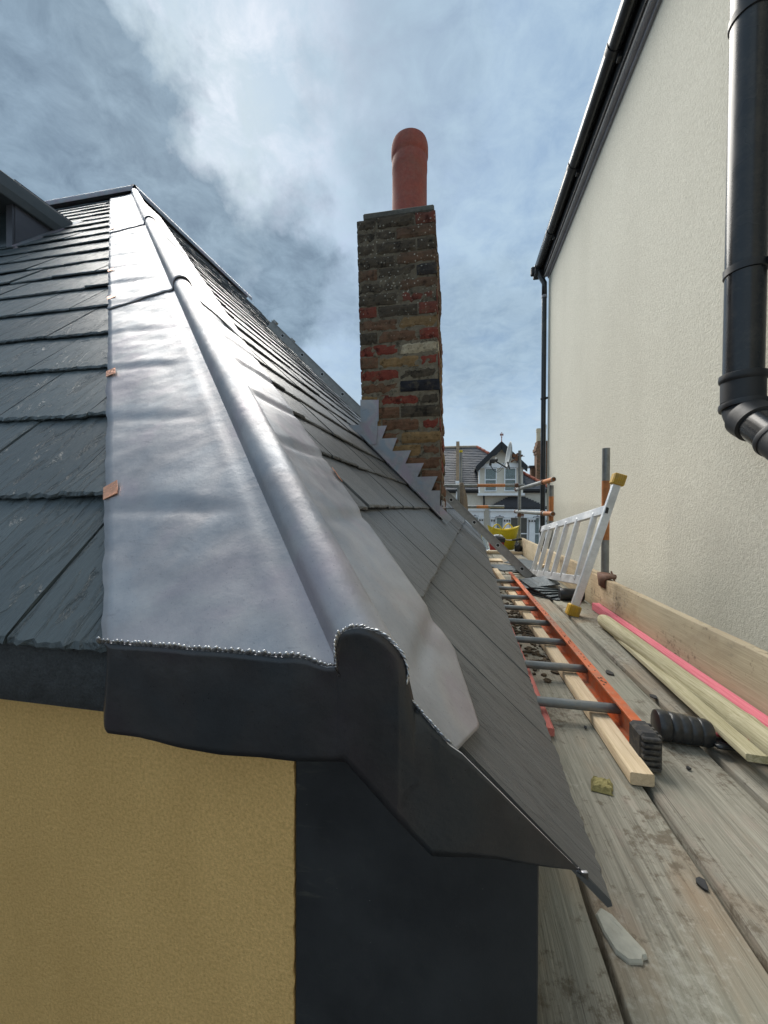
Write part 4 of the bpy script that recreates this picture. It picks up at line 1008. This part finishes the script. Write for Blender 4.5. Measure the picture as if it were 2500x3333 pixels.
nb_lab = ['weathered scaffold board nearest the slate eave, coming out from behind the black corner board',
          'stained scaffold board carrying the grey mortar flake and the mossy lump',
          'weathered scaffold board beside the orange ladder, with its black rubber foot at the edge',
          'scaffold board next to the toe board, under the round pole and pink timber']
for i, (a, b, y1, sx) in enumerate(((-0.005, 0.2135, 3.86, 0.008), (0.2225, 0.4345, 3.865, 0.0), (0.4490, 0.6620, 3.85, 0.006), (0.6810, 0.8955, 3.86, 0.0))):
    tag(obj('scaffold_board', plank(a, b, -0.9 if i else 0.40, y1, -BT, 0.0, 90, seed=i * 11), 'board_wood', smooth='auto'), nb_lab[i], 'board', 'scaffold boards of the deck')
fl_lab = ['far scaffold board by the slate eave beyond the ladder tops', 'pale far scaffold board lying under the roof ladder line', 'far scaffold board with loose slates on it', 'far scaffold board along the far toe board']
for i, (a, b) in enumerate(((0.03, 0.262), (0.270, 0.49), (0.498, 0.705), (0.712, 0.90))):
    tag(obj('scaffold_board', plank(a, b, 3.885, 6.35, -BT, 0.002, 40, seed=70 + i * 7), 'board_wood', smooth='auto'), fl_lab[i], 'board', 'scaffold boards of the deck')
tag(obj('toe_board', plank(0.908, 0.946, -1.2, 2.78, -0.02, 0.213, 70, 0.002, seed=33), 'toe_wood', smooth='auto'), 'long plank on edge along the deck, close to the camera by the pink timber', 'toe board', 'toe boards')
tag(obj('toe_board', plank(0.930, 0.966, 2.70, 5.9, -0.02, 0.224, 60, 0.002, seed=35), 'toe_wood', smooth='auto'), 'far plank on edge between the aluminium ladder and yellow tub', 'toe board', 'toe boards')
tag(obj('batten', plank(0.10, 0.93, 5.58, 5.78, 0.004, 0.036, 20, seed=41, axis='x') if False else plank(5.55, 5.62, 0.20, 0.93, 0.004, 0.040, 20, seed=41, axis='x'), 'new_wood'), 'pale batten lying across the deck in front of the yellow tub', 'batten')
tag(obj('scaffold_board', plank(4.72, 4.92, 0.16, 0.56, 0.004, 0.020, 12, seed=44, axis='x'), 'new_wood', smooth='auto'), 'short pale offcut board lying across the far deck by the pink batten', 'board')

# tubes
TR = 0.0242
def scaf(label, p0, p1, bands, couplers=(), open_end=False):
    p0, p1 = Vector(p0), Vector(p1); L = (p1 - p0).length; d = (p1 - p0) / L
    t_ = thing('scaffold_tube', label, 'scaffold tube', p0, 'scaffold tubes')
    cur = 0.0; segs = []
    for a, b in bands: segs += [(cur, a, 'steel'), (a, b, 'orange_paint')]; cur = b
    segs.append((cur, L, 'steel'))
    for k, (a, b, mt) in enumerate(segs):
        if b - a < 1e-4: continue
        w = MB(); w.tube([p0 + d * a, p0 + d * b], TR + (0.0003 if mt != 'steel' else 0), 22, cap=not (open_end and k == 0), wall=0.004 if (open_end and k == 0) else 0.0)
        obj('painted_band' if mt != 'steel' else 'tube', w, mt, t_, smooth='auto')
    for c in couplers:
        w = MB(); q = p0 + d * c; w.lathe(q, [(TR, -0.028), (TR + 0.008, -0.026), (TR + 0.008, 0.026), (TR, 0.028)], 18, d)
        s_ = d.cross(Vector((0, 0, 1))); s_ = s_.normalized() if s_.length > 0.1 else Vector((1, 0, 0)); w.beam(q + s_ * 0.02, q + s_ * 0.065, 0.034, 0.03, d); w.tube([q + s_ * 0.05 - Vector((0, 0.03, 0.03)), q + s_ * 0.05 + Vector((0, 0.03, 0.03))], 0.006, 8)
        obj('coupler', w, 'rust', t_, smooth='auto')
    return t_
scaf('upright scaffold tube beside the near wall with a wide orange band', (1.0, 2.79, -6), (0.998, 2.79, 1.06), [(6.44, 6.84)], (6.19,))
scaf('upright scaffold tube carrying the open-ended guard rails near the far wall corner', (1.005, 4.30, -6), (1.005, 4.30, 0.90), [(6.52, 6.78)])
scaf('upright scaffold tube at the far right corner with the satellite dish on it', (0.985, 6.15, -6), (0.972, 6.15, 1.55), [], (6.55,))
scaf('upright scaffold tube at the far left corner with a yellow cap', (0.068, 6.18, -6), (0.075, 6.18, 1.56), [])
scaf('short rusty upright tube under the hanging cloth', (0.042, 6.02, -6), (0.042, 6.02, 1.0), [(6.4, 6.6)])
scaf('upper guard rail with its open end towards the camera', (0.98, 4.10, 0.95), (0.975, 6.5, 0.96), [(0.02, 0.42)], (0.43, 2.35), True)
scaf('lower guard rail with its open end towards the camera', (0.985, 4.14, 0.595), (0.975, 6.5, 0.60), [(0.02, 0.34)], (0.42, 2.35), True)
scaf('upper cross rail with orange paint closing the far end of the deck', (-0.35, 6.11, 1.015), (1.04, 6.11, 1.008), [(0.68, 1.10)], (1.27,))
scaf('lower cross rail at the far end of the deck', (-0.1, 6.11, 0.672), (0.74, 6.11, 0.676), [(0.42, 0.60)])
w = MB(); w.lathe((0.075, 6.18, 1.545), [(TR + 0.0005, 0), (TR + 0.004, 0.002), (TR + 0.004, 0.036), (0.01, 0.04)], 18); tag(obj('tube_cap', w, 'yellow_tub', smooth='auto'), 'yellow plastic cap on the far left upright', 'cap')
# toe board clip at the near upright
w = MB(); rows = []
for i in range(15):
    a = radians(-20 + 200 * i / 14); rows.append([(0.945 + 0.032 * cos(a) * -1, y, 0.205 + 0.03 * sin(a)) for y in (2.50, 2.58, 2.66)])
rows = [[(0.900, y, 0.160) for y in (2.52, 2.62)], [(0.898, y, 0.205) for y in (2.52, 2.63)], [(0.905, y, 0.222) for y in (2.51, 2.66)], [(0.925, y, 0.229) for y in (2.50, 2.72)], [(0.96, y, 0.228) for y in (2.52, 2.74)], [(1.0, y, 0.224) for y in (2.60, 2.75)]]
w.grid(rows); o = obj('toe_board_clip', w, 'rust', smooth=True); sm = o.modifiers.new('t', 'SOLIDIFY'); sm.thickness = 0.006
tag(o, 'rusty bent metal clip hooked over the toe board at the upright', 'clip')
w = MB(); w.box(0.924, 0.972, 4.36, 4.385, 0.2245, 0.232); w.box(0.922, 0.9275, 4.36, 4.385, 0.17, 0.2245); tag(obj('hook_bracket', w, 'black_matt'), 'small black hook over the far toe board', 'bracket')

# ---- satellite dish clamped to the far upright
ds = thing('satellite_dish', 'grey satellite dish seen edge-on with its arm, clamped to the far right upright', 'satellite dish', (0.93, 6.15, 1.4))
dc = Vector((0.845, 6.12, 1.475)); ax = Vector((-0.985, -0.06, 0.14)).normalized(); bx = ax.cross(Vector((0, 0, 1))).normalized(); cx = bx.cross(ax)
w = MB(); rows = []
for i in range(9):
    r = 0.212 * i / 8; rows.append([dc + bx * cos(2 * pi * k / 28) * r * 0.92 + cx * sin(2 * pi * k / 28) * r + ax * (r * r * 1.05) for k in range(28)])
w.grid(rows, True); o = obj('reflector', w, 'dish_grey', ds, smooth=True); sm = o.modifiers.new('t', 'SOLIDIFY'); sm.thickness = 0.006
lnb = Vector((0.545, 6.0, 1.365)); b0 = dc - cx * 0.205 + ax * 0.03
w = MB(); w.beam(b0, lnb + Vector((0.05, 0, 0.01)), 0.016, 0.016); w.beam(b0 + Vector((0.03, 0, -0.015)), b0 + Vector((0, 0, 0.10)), 0.02, 0.03, (0, 1, 0)); obj('arm', w, 'black_matt', ds)
w = MB(); w.cham(lnb.x - 0.04, lnb.x + 0.04, lnb.y - 0.03, lnb.y + 0.03, lnb.z - 0.02, lnb.z + 0.045, 0.01); w.box(lnb.x - 0.045, lnb.x - 0.01, lnb.y - .02, lnb.y + .02, lnb.z - 0.055, lnb.z - 0.02); w.tube([lnb + Vector((0.03, 0, 0.02)), lnb + Vector((0.075, 0.02, 0.035))], 0.022, 10); obj('receiver_head', w, 'black_matt', ds)
w = MB(); w.tube([lnb + Vector((0.05, 0.0, 0.02)), lnb + Vector((0.058, 0, 0.075))], 0.008, 8); obj('lens', w, 'white_paint', ds)
for q in (0, 1):
    w = MB(); pts = []
    for i in range(13):
        f = i / 12; p = (lnb + Vector((-0.02 - 0.012 * q, 0, -0.05))).lerp(lnb + Vector((0.21 - 0.03 * q, 0.02, -0.012)), f); p.z -= (0.16 - 0.02 * q) * sin(pi * min(1, f * 1.0)) * (1 - 0.45 * f); pts.append(p)
    w.tube(pts, 0.0035, 6); obj('cable', w, 'black_matt', ds)
w = MB(); pp = Vector((0.97, 6.15, 1.44)); w.beam(dc - ax * 0.01, pp + Vector((-0.04, 0, 0.03)), 0.03, 0.05); w.beam(dc - ax * 0.01 - cx * 0.1, pp + Vector((-0.03, 0, 0.0)), 0.016, 0.02); w.beam(pp + Vector((-0.045, 0, -0.05)), pp + Vector((-0.035, 0, 0.07)), 0.02, 0.05, (0, 1, 0)); w.tube([pp + Vector((-0.05, -0.02, 0.02)), pp + Vector((0.07, -0.02, 0.02))], 0.005, 6); w.tube([pp + Vector((0.03, -0.03, 0.03)), pp + Vector((0.03, 0.03, 0.03))], 0.016, 8); obj('mount', w, 'rust', ds)

# ---- cloth over the far left rail
w = MB(); rows = []
for i in range(17):
    f = i / 16; row = []
    for k in range(21):
        a = k / 20 * 2 * pi; rr = 0.032 + 0.030 * min(1, f * 1.8) + 0.014 * sin(5 * a + 2 * f) * min(1, f * 2); zz_ = 1.052 - 0.40 * f ** 1.15 - 0.06 * (0.5 + 0.5 * sin(2 * a + 0.6)) * f
        row.append((0.085 + rr * cos(a) * (0.95 + 0.2 * f) + 0.02 * f, 6.06 + rr * 0.75 * sin(a), zz_ + 0.012 * nz(a, f * 4)))
    rows.append(row)
w.grid(rows); w.f.append(tuple(range(21))); o = obj('rag', w, 'cloth', smooth=True)
tag(o, 'grubby beige cloth draped over the cross rail at the far left', 'cloth')

# ---- roof ladder
rl = thing('roof_ladder', 'dull grey aluminium ladder lying up the slates behind the chimney, its foot on the deck', 'ladder', (0.6, 3.6, 0))
A0, A1 = Vector((0.66, 0, 0.035)), Vector((-1.80, 0, 2.455)); dd = (A1 - A0).normalized(); nn = Vector((-dd.z, 0, dd.x)); nn = nn if nn.z > 0 else -nn
LL = (A1 - A0).length
for yy in (3.43, 3.83):
    w = MB(); P = lambda t_, h, y: tuple(A0 + dd * t_ + nn * h + Vector((0, y, 0)))
    def bar(h0, h1, y0, y1): w.hexa([P(0, h0, y0), P(LL, h0, y0), P(LL, h0, y1), P(0, h0, y1), P(0, h1, y0), P(LL, h1, y0), P(LL, h1, y1), P(0, h1, y1)])
    bar(-0.034, 0.034, yy + 0.002, yy + 0.007); bar(0.030, 0.037, yy - 0.010, yy + 0.022); bar(-0.037, -0.030, yy - 0.010, yy + 0.022)
    obj('stile', w, 'alu_dull', rl)
    w = MB(); w.cham(-0.045, 0.03, -0.012, 0.024, -0.042, 0.042, 0.008); w.v = [tuple(A0 + dd * v[0] + nn * v[2] + Vector((0, yy + v[1], 0))) for v in w.v]; obj('foot', w, 'rubber', rl)
    w = MB(); w.box(0, 0.04, -0.02, 0.02, 0, 0.02); w.v = [tuple(A0 + dd * (LL - 0.06 + v[0]) + nn * (0.037 + v[2]) + Vector((0, yy + v[1], 0))) for v in w.v]; obj('end_block', w, 'alu_dull', rl)
k = 0.13
while k < LL - 0.08:
    c = A0 + dd * k; w = MB(); w.tube([c + Vector((0, 3.437, 0)), c + Vector((0, 3.835, 0))], 0.0135, 12); obj('rung', w, 'alu_dull', rl, smooth='auto')
    w = MB(); pr = [(0.018 * cos(a) , 0.018 * sin(a)) for a in [radians(-150 + 300 * i / 11) for i in range(12)]]
    w.prism(pr, lambda a, b, s_: tuple(c + dd * b + nn * a + Vector((0, 3.4318 - 0.001 * s_, 0)))); obj('collar', w, 'aluminium', rl)
    w = MB(); pr = [(0.0145 * cos(a), 0.0145 * sin(a)) for a in [radians(-140 + 280 * i / 9) for i in range(10)]]
    w.prism(pr, lambda a, b, s_: tuple(c + dd * b + nn * a + Vector((0, 3.4306 - 0.0008 * s_, 0)))); obj('rung_end', w, 'black_matt', rl); k += 0.285

# ---- orange ladder lying on the deck
ol = thing('orange_ladder', 'orange painted ladder with grey rungs lying along the deck beside the slates', 'ladder', (0.3, 2.2, 0))
for x, s_ in ((0.474, 1), (0.085, -1)):
    w = MB(); w.box(x + s_ * 0.010, x + s_ * 0.014, 1.09, 3.47, 0.004, 0.088); w.box(*sorted((x - s_ * 0.014, x + s_ * 0.0138)), 1.09, 3.47, 0.082, 0.089); w.box(*sorted((x - s_ * 0.014, x + s_ * 0.0138)), 1.09, 3.47, 0.003, 0.010)
    obj('stile', w, 'ladder_orange', ol, bev=0.0012)
    w = MB(); w.cham(x - 0.021, x + 0.024, 1.028, 1.100, 0.0, 0.094, 0.008)
    for k in range(6): w.cham(x - 0.019, x + 0.022, 1.020, 1.036, 0.006 + k * 0.0145, 0.015 + k * 0.0145, 0.002)
    for k in range(4): w.cham(x + 0.018, x + 0.029, 1.032 + k * 0.017, 1.042 + k * 0.017, 0.004, 0.09, 0.002)
    obj('rubber_foot', w, 'rubber', ol)
for k in range(8):
    y = 1.235 + 0.285 * k; w = MB(); w.tube([(0.08, y, 0.052), (0.485, y, 0.050)], 0.0145, 14); obj('rung', w, 'rung_grey', ol, smooth='auto')

# ---- aluminium ladder with stabiliser bar
al = thing('aluminium_ladder', 'bright aluminium ladder section propped on edge with a bar on yellow feet', 'ladder', (0.75, 3, 0))
b0, b1 = Vector((0.705, 2.46, 0.03)), Vector((0.962, 2.50, 0.825)); bdv = (b1 - b0).normalized()
w = MB(); w.beam(b0, b1, 0.030, 0.046, (1, 0, 0)); obj('stabiliser_bar', w, 'aluminium', al, bev=0.004)
for p, s_ in ((b0, -1), (b1, 1)):
    w = MB(); w.cham(-0.036, 0.036, -0.026, 0.026, -0.012, 0.058, 0.007)
    for k in range(6): w.box(-0.033 + k * 0.0115, -0.027 + k * 0.0115, -0.029, -0.024, -0.008, 0.054)
    m_ = Matrix((Vector((0.95, 0.1, -0.3)).normalized(), Vector((0, 1, 0)), bdv)).transposed()
    sx_ = bdv.cross(Vector((0, -1, 0))).normalized(); m_ = Matrix((sx_, bdv.cross(sx_), bdv)).transposed()
    base = p + bdv * (-0.022 if s_ < 0 else -0.022)
    w.v = [tuple(base + m_ @ Vector(v)) for v in w.v]; obj('yellow_foot', w, 'yellow_foot', al)
l0, l1 = Vector((0.778, 2.50, 0.205)), Vector((0.702, 3.80, 0.038)); h0, h1 = Vector((0.892, 2.51, 0.640)), Vector((0.806, 3.80, 0.452))
for a, b in ((l0, l1), (h0, h1)):
    w = MB(); e = (b - a).normalized(); w.beam(a - e * 0.03, b, 0.024, 0.056, (h0 - l0)); obj('stile', w, 'aluminium', al, bev=0.003)
    w = MB(); w.beam(a - e * 0.036, a - e * 0.028, 0.016, 0.044, (h0 - l0)); obj('stile_end', w, 'black_matt', al)
    w = MB(); w.beam(b - e * 0.01, b + e * 0.03, 0.034, 0.066, (h0 - l0)); obj('stile_foot', w, 'black_matt', al, bev=0.006)
for k in range(6):
    f = (0.10, 0.31, 0.475, 0.635, 0.79, 0.93)[k]; p, q = l0.lerp(l1, f), h0.lerp(h1, f)
    w = MB(); w.beam(p, q, 0.034, 0.030, (0, 1, 0)); obj('rung', w, 'aluminium', al, bev=0.006)

# ---- battens and poles
def stick(name, label, cat, mat, p0, p1, wd, ht, seed, group=None):
    p0, p1 = Vector(p0), Vector(p1); w = plank(-wd / 2, wd / 2, 0, (p1 - p0).length, 0, ht, 40, 0.0008, seed=seed)
    d = (p1 - p0).normalized(); a = d.cross(Vector((0, 0, 1))).normalized(); m_ = Matrix((a, d, a.cross(d))).transposed().to_4x4(); m_.translation = p0
    return tag(obj(name, w, mat, smooth='auto', mw=m_), label, cat, group)
stick('batten', 'clean pale sawn batten lying under the orange ladder rungs', 'batten', 'new_wood', (0.432, 0.972, 0.002), (0.400, 4.02, 0.004), 0.052, 0.030, 3)
stick('batten', 'thin red-painted batten along the slate eave under the rungs', 'batten', 'red_wood', (0.268, 1.135, 0.002), (0.335, 4.7, 0.004), 0.022, 0.024, 5)
stick('timber', 'pink painted timber lying against the toe board', 'timber', 'pink_wood', (0.875, 0.4, 0.002), (0.884, 2.62, 0.002), 0.042, 0.046, 8)
stick('batten', 'greenish treated batten with a knot, crossing the black pipe', 'batten', 'green_wood', (0.712, 1.045, 0.044), (0.800, 2.05, 0.004), 0.046, 0.019, 12)
w = MB(); pts = []; rr = []
for i in range(60):
    y = 0.5 + 1.78 * i / 59; pts.append((0.803 + 0.002 * nz(y * 2, 1), y, 0.0365 + 0.001 * nz(y * 3, 4)))
    rr.append(0.0355 + 0.0006 * nz(y * 9, 2) + 0.0035 * math.exp(-((y - 1.22) / 0.016) ** 2) + 0.002 * math.exp(-((y - 2.02) / 0.014) ** 2))
rr[-1] *= 0.72; rr[-2] *= 0.93
w.tube(pts, rr, 24); tag(obj('round_pole', w, 'green_wood', smooth='auto'), 'round greenish wooden pole lying along the deck', 'pole')

# ---- ribbed black pipe end and strap
w = MB(); ax_ = Vector((0.985, -0.10, -0.05)).normalized(); base = Vector((0.556, 1.185, 0.043)); prof = [(0.030, 0.0), (0.040, 0.003), (0.043, 0.012), (0.043, 0.030), (0.040, 0.034)]
for k in range(4): z0 = 0.036 + k * 0.026; prof += [(0.0385, z0), (0.0415 - k * 0.001, z0 + 0.004), (0.0415 - k * 0.001, z0 + 0.019), (0.0385 - k * .001, z0 + 0.023)]
prof += [(0.034, 0.142), (0.031, 0.143), (0.030, 0.06)]
w.lathe(base, [(a * 0.92, b * 0.92) for a, b in prof], 30, ax_); w.v = [(x, y, z * (0.9 if z < 0.04 else 1)) for x, y, z in w.v]; hp = thing('pipe_offcut', 'ribbed black pipe end lying on the deck beside the rubber ladder foot', 'pipe', base); obj('ribbed_sleeve', w, 'black_plastic', hp, smooth='auto')
w = MB(); rows = []
for i in range(14):
    f = i / 13; rows.append([(0.675 + 0.22 * f, 1.150 - 0.02 * f + d_ + 0.006 * sin(f * 5), 0.012 + 0.010 * (1 - f) + 0.004 * abs(d_) * 100 * 0.2) for d_ in (-0.028, -0.014, 0, 0.014, 0.028)])
w.grid(rows); o = obj('flat_tail', w, 'black_plastic', hp, smooth=True); sm = o.modifiers.new('t', 'SOLIDIFY'); sm.thickness = 0.008
w = MB(); w.tube([(0.66, 1.17, 0.04), (0.72, 1.165, 0.038), (0.80, 1.155, 0.03)], 0.005, 8); obj('red_wire', w, 'red_plastic', hp, smooth=True)

# ---- loose slates and offcuts
def loose(label, c, w_, l_, rz, rx, ry, mat='slate', group='loose slates on the deck'):
    w = MB(); poly = []
    n = 9
    for i in range(n + 1): poly.append((-w_ / 2 + w_ * i / n, -l_ / 2 + 0.005 * random.uniform(-1, 1)))
    poly += [(w_ / 2 + 0.002, 0), (w_ / 2, l_ / 2), (0, l_ / 2 + 0.003), (-w_ / 2, l_ / 2), (-w_ / 2 - 0.002, 0)]
    w.prism(poly, lambda a, b, k: (a, b, -0.0035 + 0.007 * k))
    m_ = Matrix.Translation(c) @ Matrix.Rotation(rz, 4, 'Z') @ Matrix.Rotation(rx, 4, 'X') @ Matrix.Rotation(ry, 4, 'Y')
    return tag(obj('loose_slate', w, mat, mw=m_), label, 'slate', group)
names = ['bottom slate of the fanned pile under the aluminium ladder', 'second slate up in the fanned pile under the aluminium ladder', 'third slate up in the fanned pile under the aluminium ladder', 'fourth slate up in the fanned pile under the aluminium ladder', 'fifth slate up in the fanned pile under the aluminium ladder', 'topmost slate of the fanned pile, tilted up by the ladder foot']
for i, nm in enumerate(names):
    loose(nm, (0.705 - 0.012 * i, 3.00 + 0.03 * i, 0.008 + 0.0125 * i), 0.25, 0.26, 0.75 - 0.14 * i, 0.015 * i, (-0.02 + 0.02 * i) if i < 5 else -0.16)
far_l = [('dark slate lying flat near the far toe board', (0.80, 4.75, 0.012), 0.3, 0.03, 0.02), ('slate overlapping another below the far toe board', (0.78, 4.45, 0.028), 0.9, 0.06, -0.05), ('slate leaning on the far pile behind the aluminium ladder', (0.80, 4.15, 0.045), 0.5, 0.12, -0.08), ('lowest slate of the far pile behind the aluminium ladder', (0.79, 4.02, 0.010), 1.2, 0.0, 0.02), ('slate turned sideways on the far pile', (0.74, 3.93, 0.028), 0.2, 0.05, 0.05), ('pale-lit slate lying alone beside the roof ladder foot', (0.52, 4.25, 0.010), 0.35, 0.0, 0.0)]
for nm, c, rz, rx, ry in far_l: loose(nm, c, 0.25, 0.40, rz, rx, ry)
w = MB(); w.tube([(0.86, 4.32, 0.05), (0.90, 4.10, 0.045)], 0.03, 10); tag(obj('timber_offcut', w, 'new_wood', smooth='auto'), 'short orange-brown timber offcut by the far toe board', 'timber')
w = MB(); w.lathe((0.728, 2.86, 0.043), [(0.02, 0), (0.039, 0.001), (0.042, 0.006), (0.042, 0.150), (0.039, 0.156), (0.02, 0.157)], 26, Vector((1, -0.02, 0))); tag(obj('membrane_roll', w, 'black_matt', smooth='auto'), 'short black roll of membrane next to the slate pile', 'roll')

# ---- far end clutter
tub = thing('yellow_tub', 'yellow flexible builder tub with two handles at the far end of the deck', 'tub', (0.72, 5.92, 0.03))
w = MB(); rows = []; prof = [(0.145, 0.0), (0.155, 0.01), (0.170, 0.1), (0.195, 0.20), (0.218, 0.285), (0.232, 0.33), (0.238, 0.335), (0.228, 0.325), (0.205, 0.25), (0.14, 0.02)]
for r, z in prof: rows.append([(0.71 + (r * 1.0 + 0.012 * sin(3 * a) * z * 3) * cos(a), 5.93 + r * 0.72 * sin(a), 0.03 + z * (1 + 0.10 * cos(2 * a) * (z > 0.2)) + 0.0) for a in [2 * pi * k / 40 for k in range(40)]])
w.grid(rows, True); w.f.append(tuple(range(40))[::-1]); obj('bucket', w, 'yellow_tub', tub, smooth=True)
for cx_ in (0.60, 0.80):
    w = MB(); w.tube([(cx_ - 0.075 + 0.15 * i / 10, 5.79 if cx_ < 0.7 else 6.08, 0.33 + 0.085 * sin(pi * i / 10)) for i in range(11)], 0.010, 8); obj('handle', w, 'yellow_tub', tub, smooth=True)
bt = thing('water_bottle', 'clear ridged plastic water bottle standing tilted by the slate eave', 'bottle', (0.44, 5.56, 0.05))
w = MB(); w.lathe((0.44, 5.56, 0.062), [(0.02, -0.01), (0.045, 0.0), (0.05, 0.02), (0.046, 0.06), (0.05, 0.075), (0.046, 0.09), (0.05, 0.105), (0.046, 0.12), (0.05, 0.14), (0.05, 0.18), (0.035, 0.225), (0.016, 0.25), (0.014, 0.27)], 20, Vector((-0.25, 0.1, 1))); obj('bottle_body', w, 'bottle', bt, smooth=True)
w = MB(); w.lathe(Vector((0.44, 5.56, 0.062)) + Vector((-0.25, 0.1, 1)).normalized() * 0.268, [(0.016, 0), (0.017, 0.018)], 14, Vector((-0.25, 0.1, 1))); obj('bottle_cap', w, 'white_paint', bt)
cr = thing('tool_box', 'red tool box with a black lid tray in front of the yellow tub', 'tool box', (0.53, 5.72, 0.04))
w = MB(); w.hexa([(0.49, 5.66, 0.045), (0.68, 5.66, 0.045), (0.68, 5.80, 0.045), (0.49, 5.80, 0.045), (0.48, 5.65, 0.16), (0.69, 5.65, 0.16), (0.69, 5.81, 0.16), (0.48, 5.81, 0.16)]); obj('box_body', w, 'red_plastic', cr, bev=0.006)
w = MB(); w.cham(0.52, 0.70, 5.63, 5.79, 0.161, 0.225, 0.006); obj('box_tray', w, 'black_matt', cr); w = MB(); w.cham(0.56, 0.60, 5.625, 5.632, 0.185, 0.205, 0.002); obj('latch', w, 'aluminium', cr)
w = MB()
for k in range(5): w.blob((0.55 + 0.025 * k, 5.72 + 0.02 * (k % 2), 0.238 + 0.008 * (k % 3)), 0.026, 9, 6, 0.5, (1.2, 1, 0.7))
tag(obj('paper_scraps', w, 'white_paint', smooth=True), 'crumpled white paper on top of the tool box', 'paper')
bh = thing('hand_brush', 'black-handled tool lying across the tub front towards the toe board', 'tool', (0.86, 5.7, 0.2))
w = MB(); w.tube([(0.80, 5.66, 0.195), (0.86, 5.66, 0.203), (0.93, 5.66, 0.212)], [0.012, 0.017, 0.015], 10); obj('handle', w, 'black_matt', bh, smooth=True); w = MB(); w.tube([(0.68, 5.67, 0.235), (0.72, 5.67, 0.195), (0.80, 5.66, 0.195)], 0.005, 8); obj('shank', w, 'aluminium', bh)
w = MB(); w.blob((0.875, 5.62, 0.085), 0.06, 12, 8, 0.5, (0.8, 0.7, 1.35)); tag(obj('grey_bag', w, 'black_matt', smooth=True), 'crumpled dark grey bag between the tub and the toe board', 'bag')
ub = MB(); ub.cham(0.78, 0.93, 5.60, 5.80, 0.0, 0.028, 0.004); tag(obj('offcut', ub, 'board_wood'), 'small board offcut under the grey bag', 'board')

# ---- dirt, lumps and chips
w = MB(); random.seed(21)
for k in range(520):
    y = random.gauss(2.25, 0.42); x = random.uniform(0.215, 0.455)
    if not 1.5 < y < 3.4: continue
    w.blob((x, y, 0.002), random.uniform(0.003, 0.011), 6, 4, 0.5, (1.3, 1.2, 0.7))
for k in range(60):
    w.blob((random.uniform(0.23, 0.41), random.gauss(1.95, 0.2), 0.004), random.uniform(0.006, 0.014), 8, 5, 0.6, (1.3, 1.3, 0.6))
for k in range(90):
    y = random.uniform(1.3, 3.2); w.blob((0.475 + random.uniform(-0.008, 0.008), y, 0.0885), random.uniform(0.001, 0.0035), 5, 4, 0.5, (1.2, 2.0, 0.6))
o = obj('soil', w, 'soil'); o['kind'] = 'stuff'; o['label'] = 'loose brown soil scattered under the orange ladder rungs'; o['category'] = 'soil'
w = MB(); rows = []
for j in range(9):
    row = []
    for i in range(9):
        u, v = i / 8 - 0.5, j / 8 - 0.5; e = 1 - max(abs(u), abs(v)) * 2
        hz_ = 0.013 * min(1, e * 3.2) + 0.006 * min(1, e * 4) * nz(i * 0.9, j * 0.9, 3) + 0.0008
        row.append((0.338 + u * 0.044 + 0.013 * v + 0.004 * nz(i * 0.8, j, 7), 0.952 + v * 0.042 - 0.008 * u + 0.004 * nz(i, j * 0.8, 9), hz_))
    rows.append(row)
w.grid(rows); tag(obj('moss_lump', w, 'moss', smooth=False), 'small square lump of yellowish moss on the deck', 'lump')
fk = MB(); poly = [(0.213, 0.655), (0.228, 0.672), (0.245, 0.660), (0.262, 0.632), (0.284, 0.598), (0.282, 0.590), (0.274, 0.588), (0.270, 0.580), (0.245, 0.577), (0.226, 0.590), (0.216, 0.622)]
n = len(poly); cx0 = sum(p[0] for p in poly) / n; cy0 = sum(p[1] for p in poly) / n
ring = lambda s_, z: [(cx0 + (a - cx0) * s_, cy0 + (b - cy0) * s_, z + 0.002 * nz(a * 60, b * 60)) for a, b in poly]
fk.grid([ring(0.76, 0.001), ring(0.76, 0.004), ring(0.70, 0.0075), ring(0.4, 0.0085)], True); fk.f.append(tuple(range(3 * n, 4 * n)))
tag(obj('mortar_flake', fk, 'mortar_lump', smooth=False), 'flat pale grey flake of mortar lying on the stained board', 'mortar')
chips = [((0.421, 0.735), 0.010, 'black slate chip near the wide gap by the mortar flake'), ((0.60, 1.62), 0.016, 'curled black scrap lying on the gap left of the round pole'), ((0.675, 1.44), 0.012, 'thin black scrap beside the greenish batten'), ((0.38, 1.20), 0.004, 'tiny slate chip on the board left of the pale batten'), ((0.575, 1.06), 0.005, 'tiny black crumb in front of the ribbed pipe')]
for (x, y), r, lb in chips:
    w = MB(); n = 7; ph = random.random() * 6; pl_ = [(x + r * random.uniform(0.6, 1.2) * cos(ph + 2 * pi * i / n), y + r * 1.5 * random.uniform(0.6, 1.2) * sin(ph + 2 * pi * i / n)) for i in range(n)]
    w.prism(pl_, lambda a, b, k: (a, b, 0.0015 + k * 0.0035 + 0.002 * k * nz(a * 50, b * 50))); tag(obj('slate_chip', w, 'black_matt'), lb, 'chip', 'slate chips on the deck')
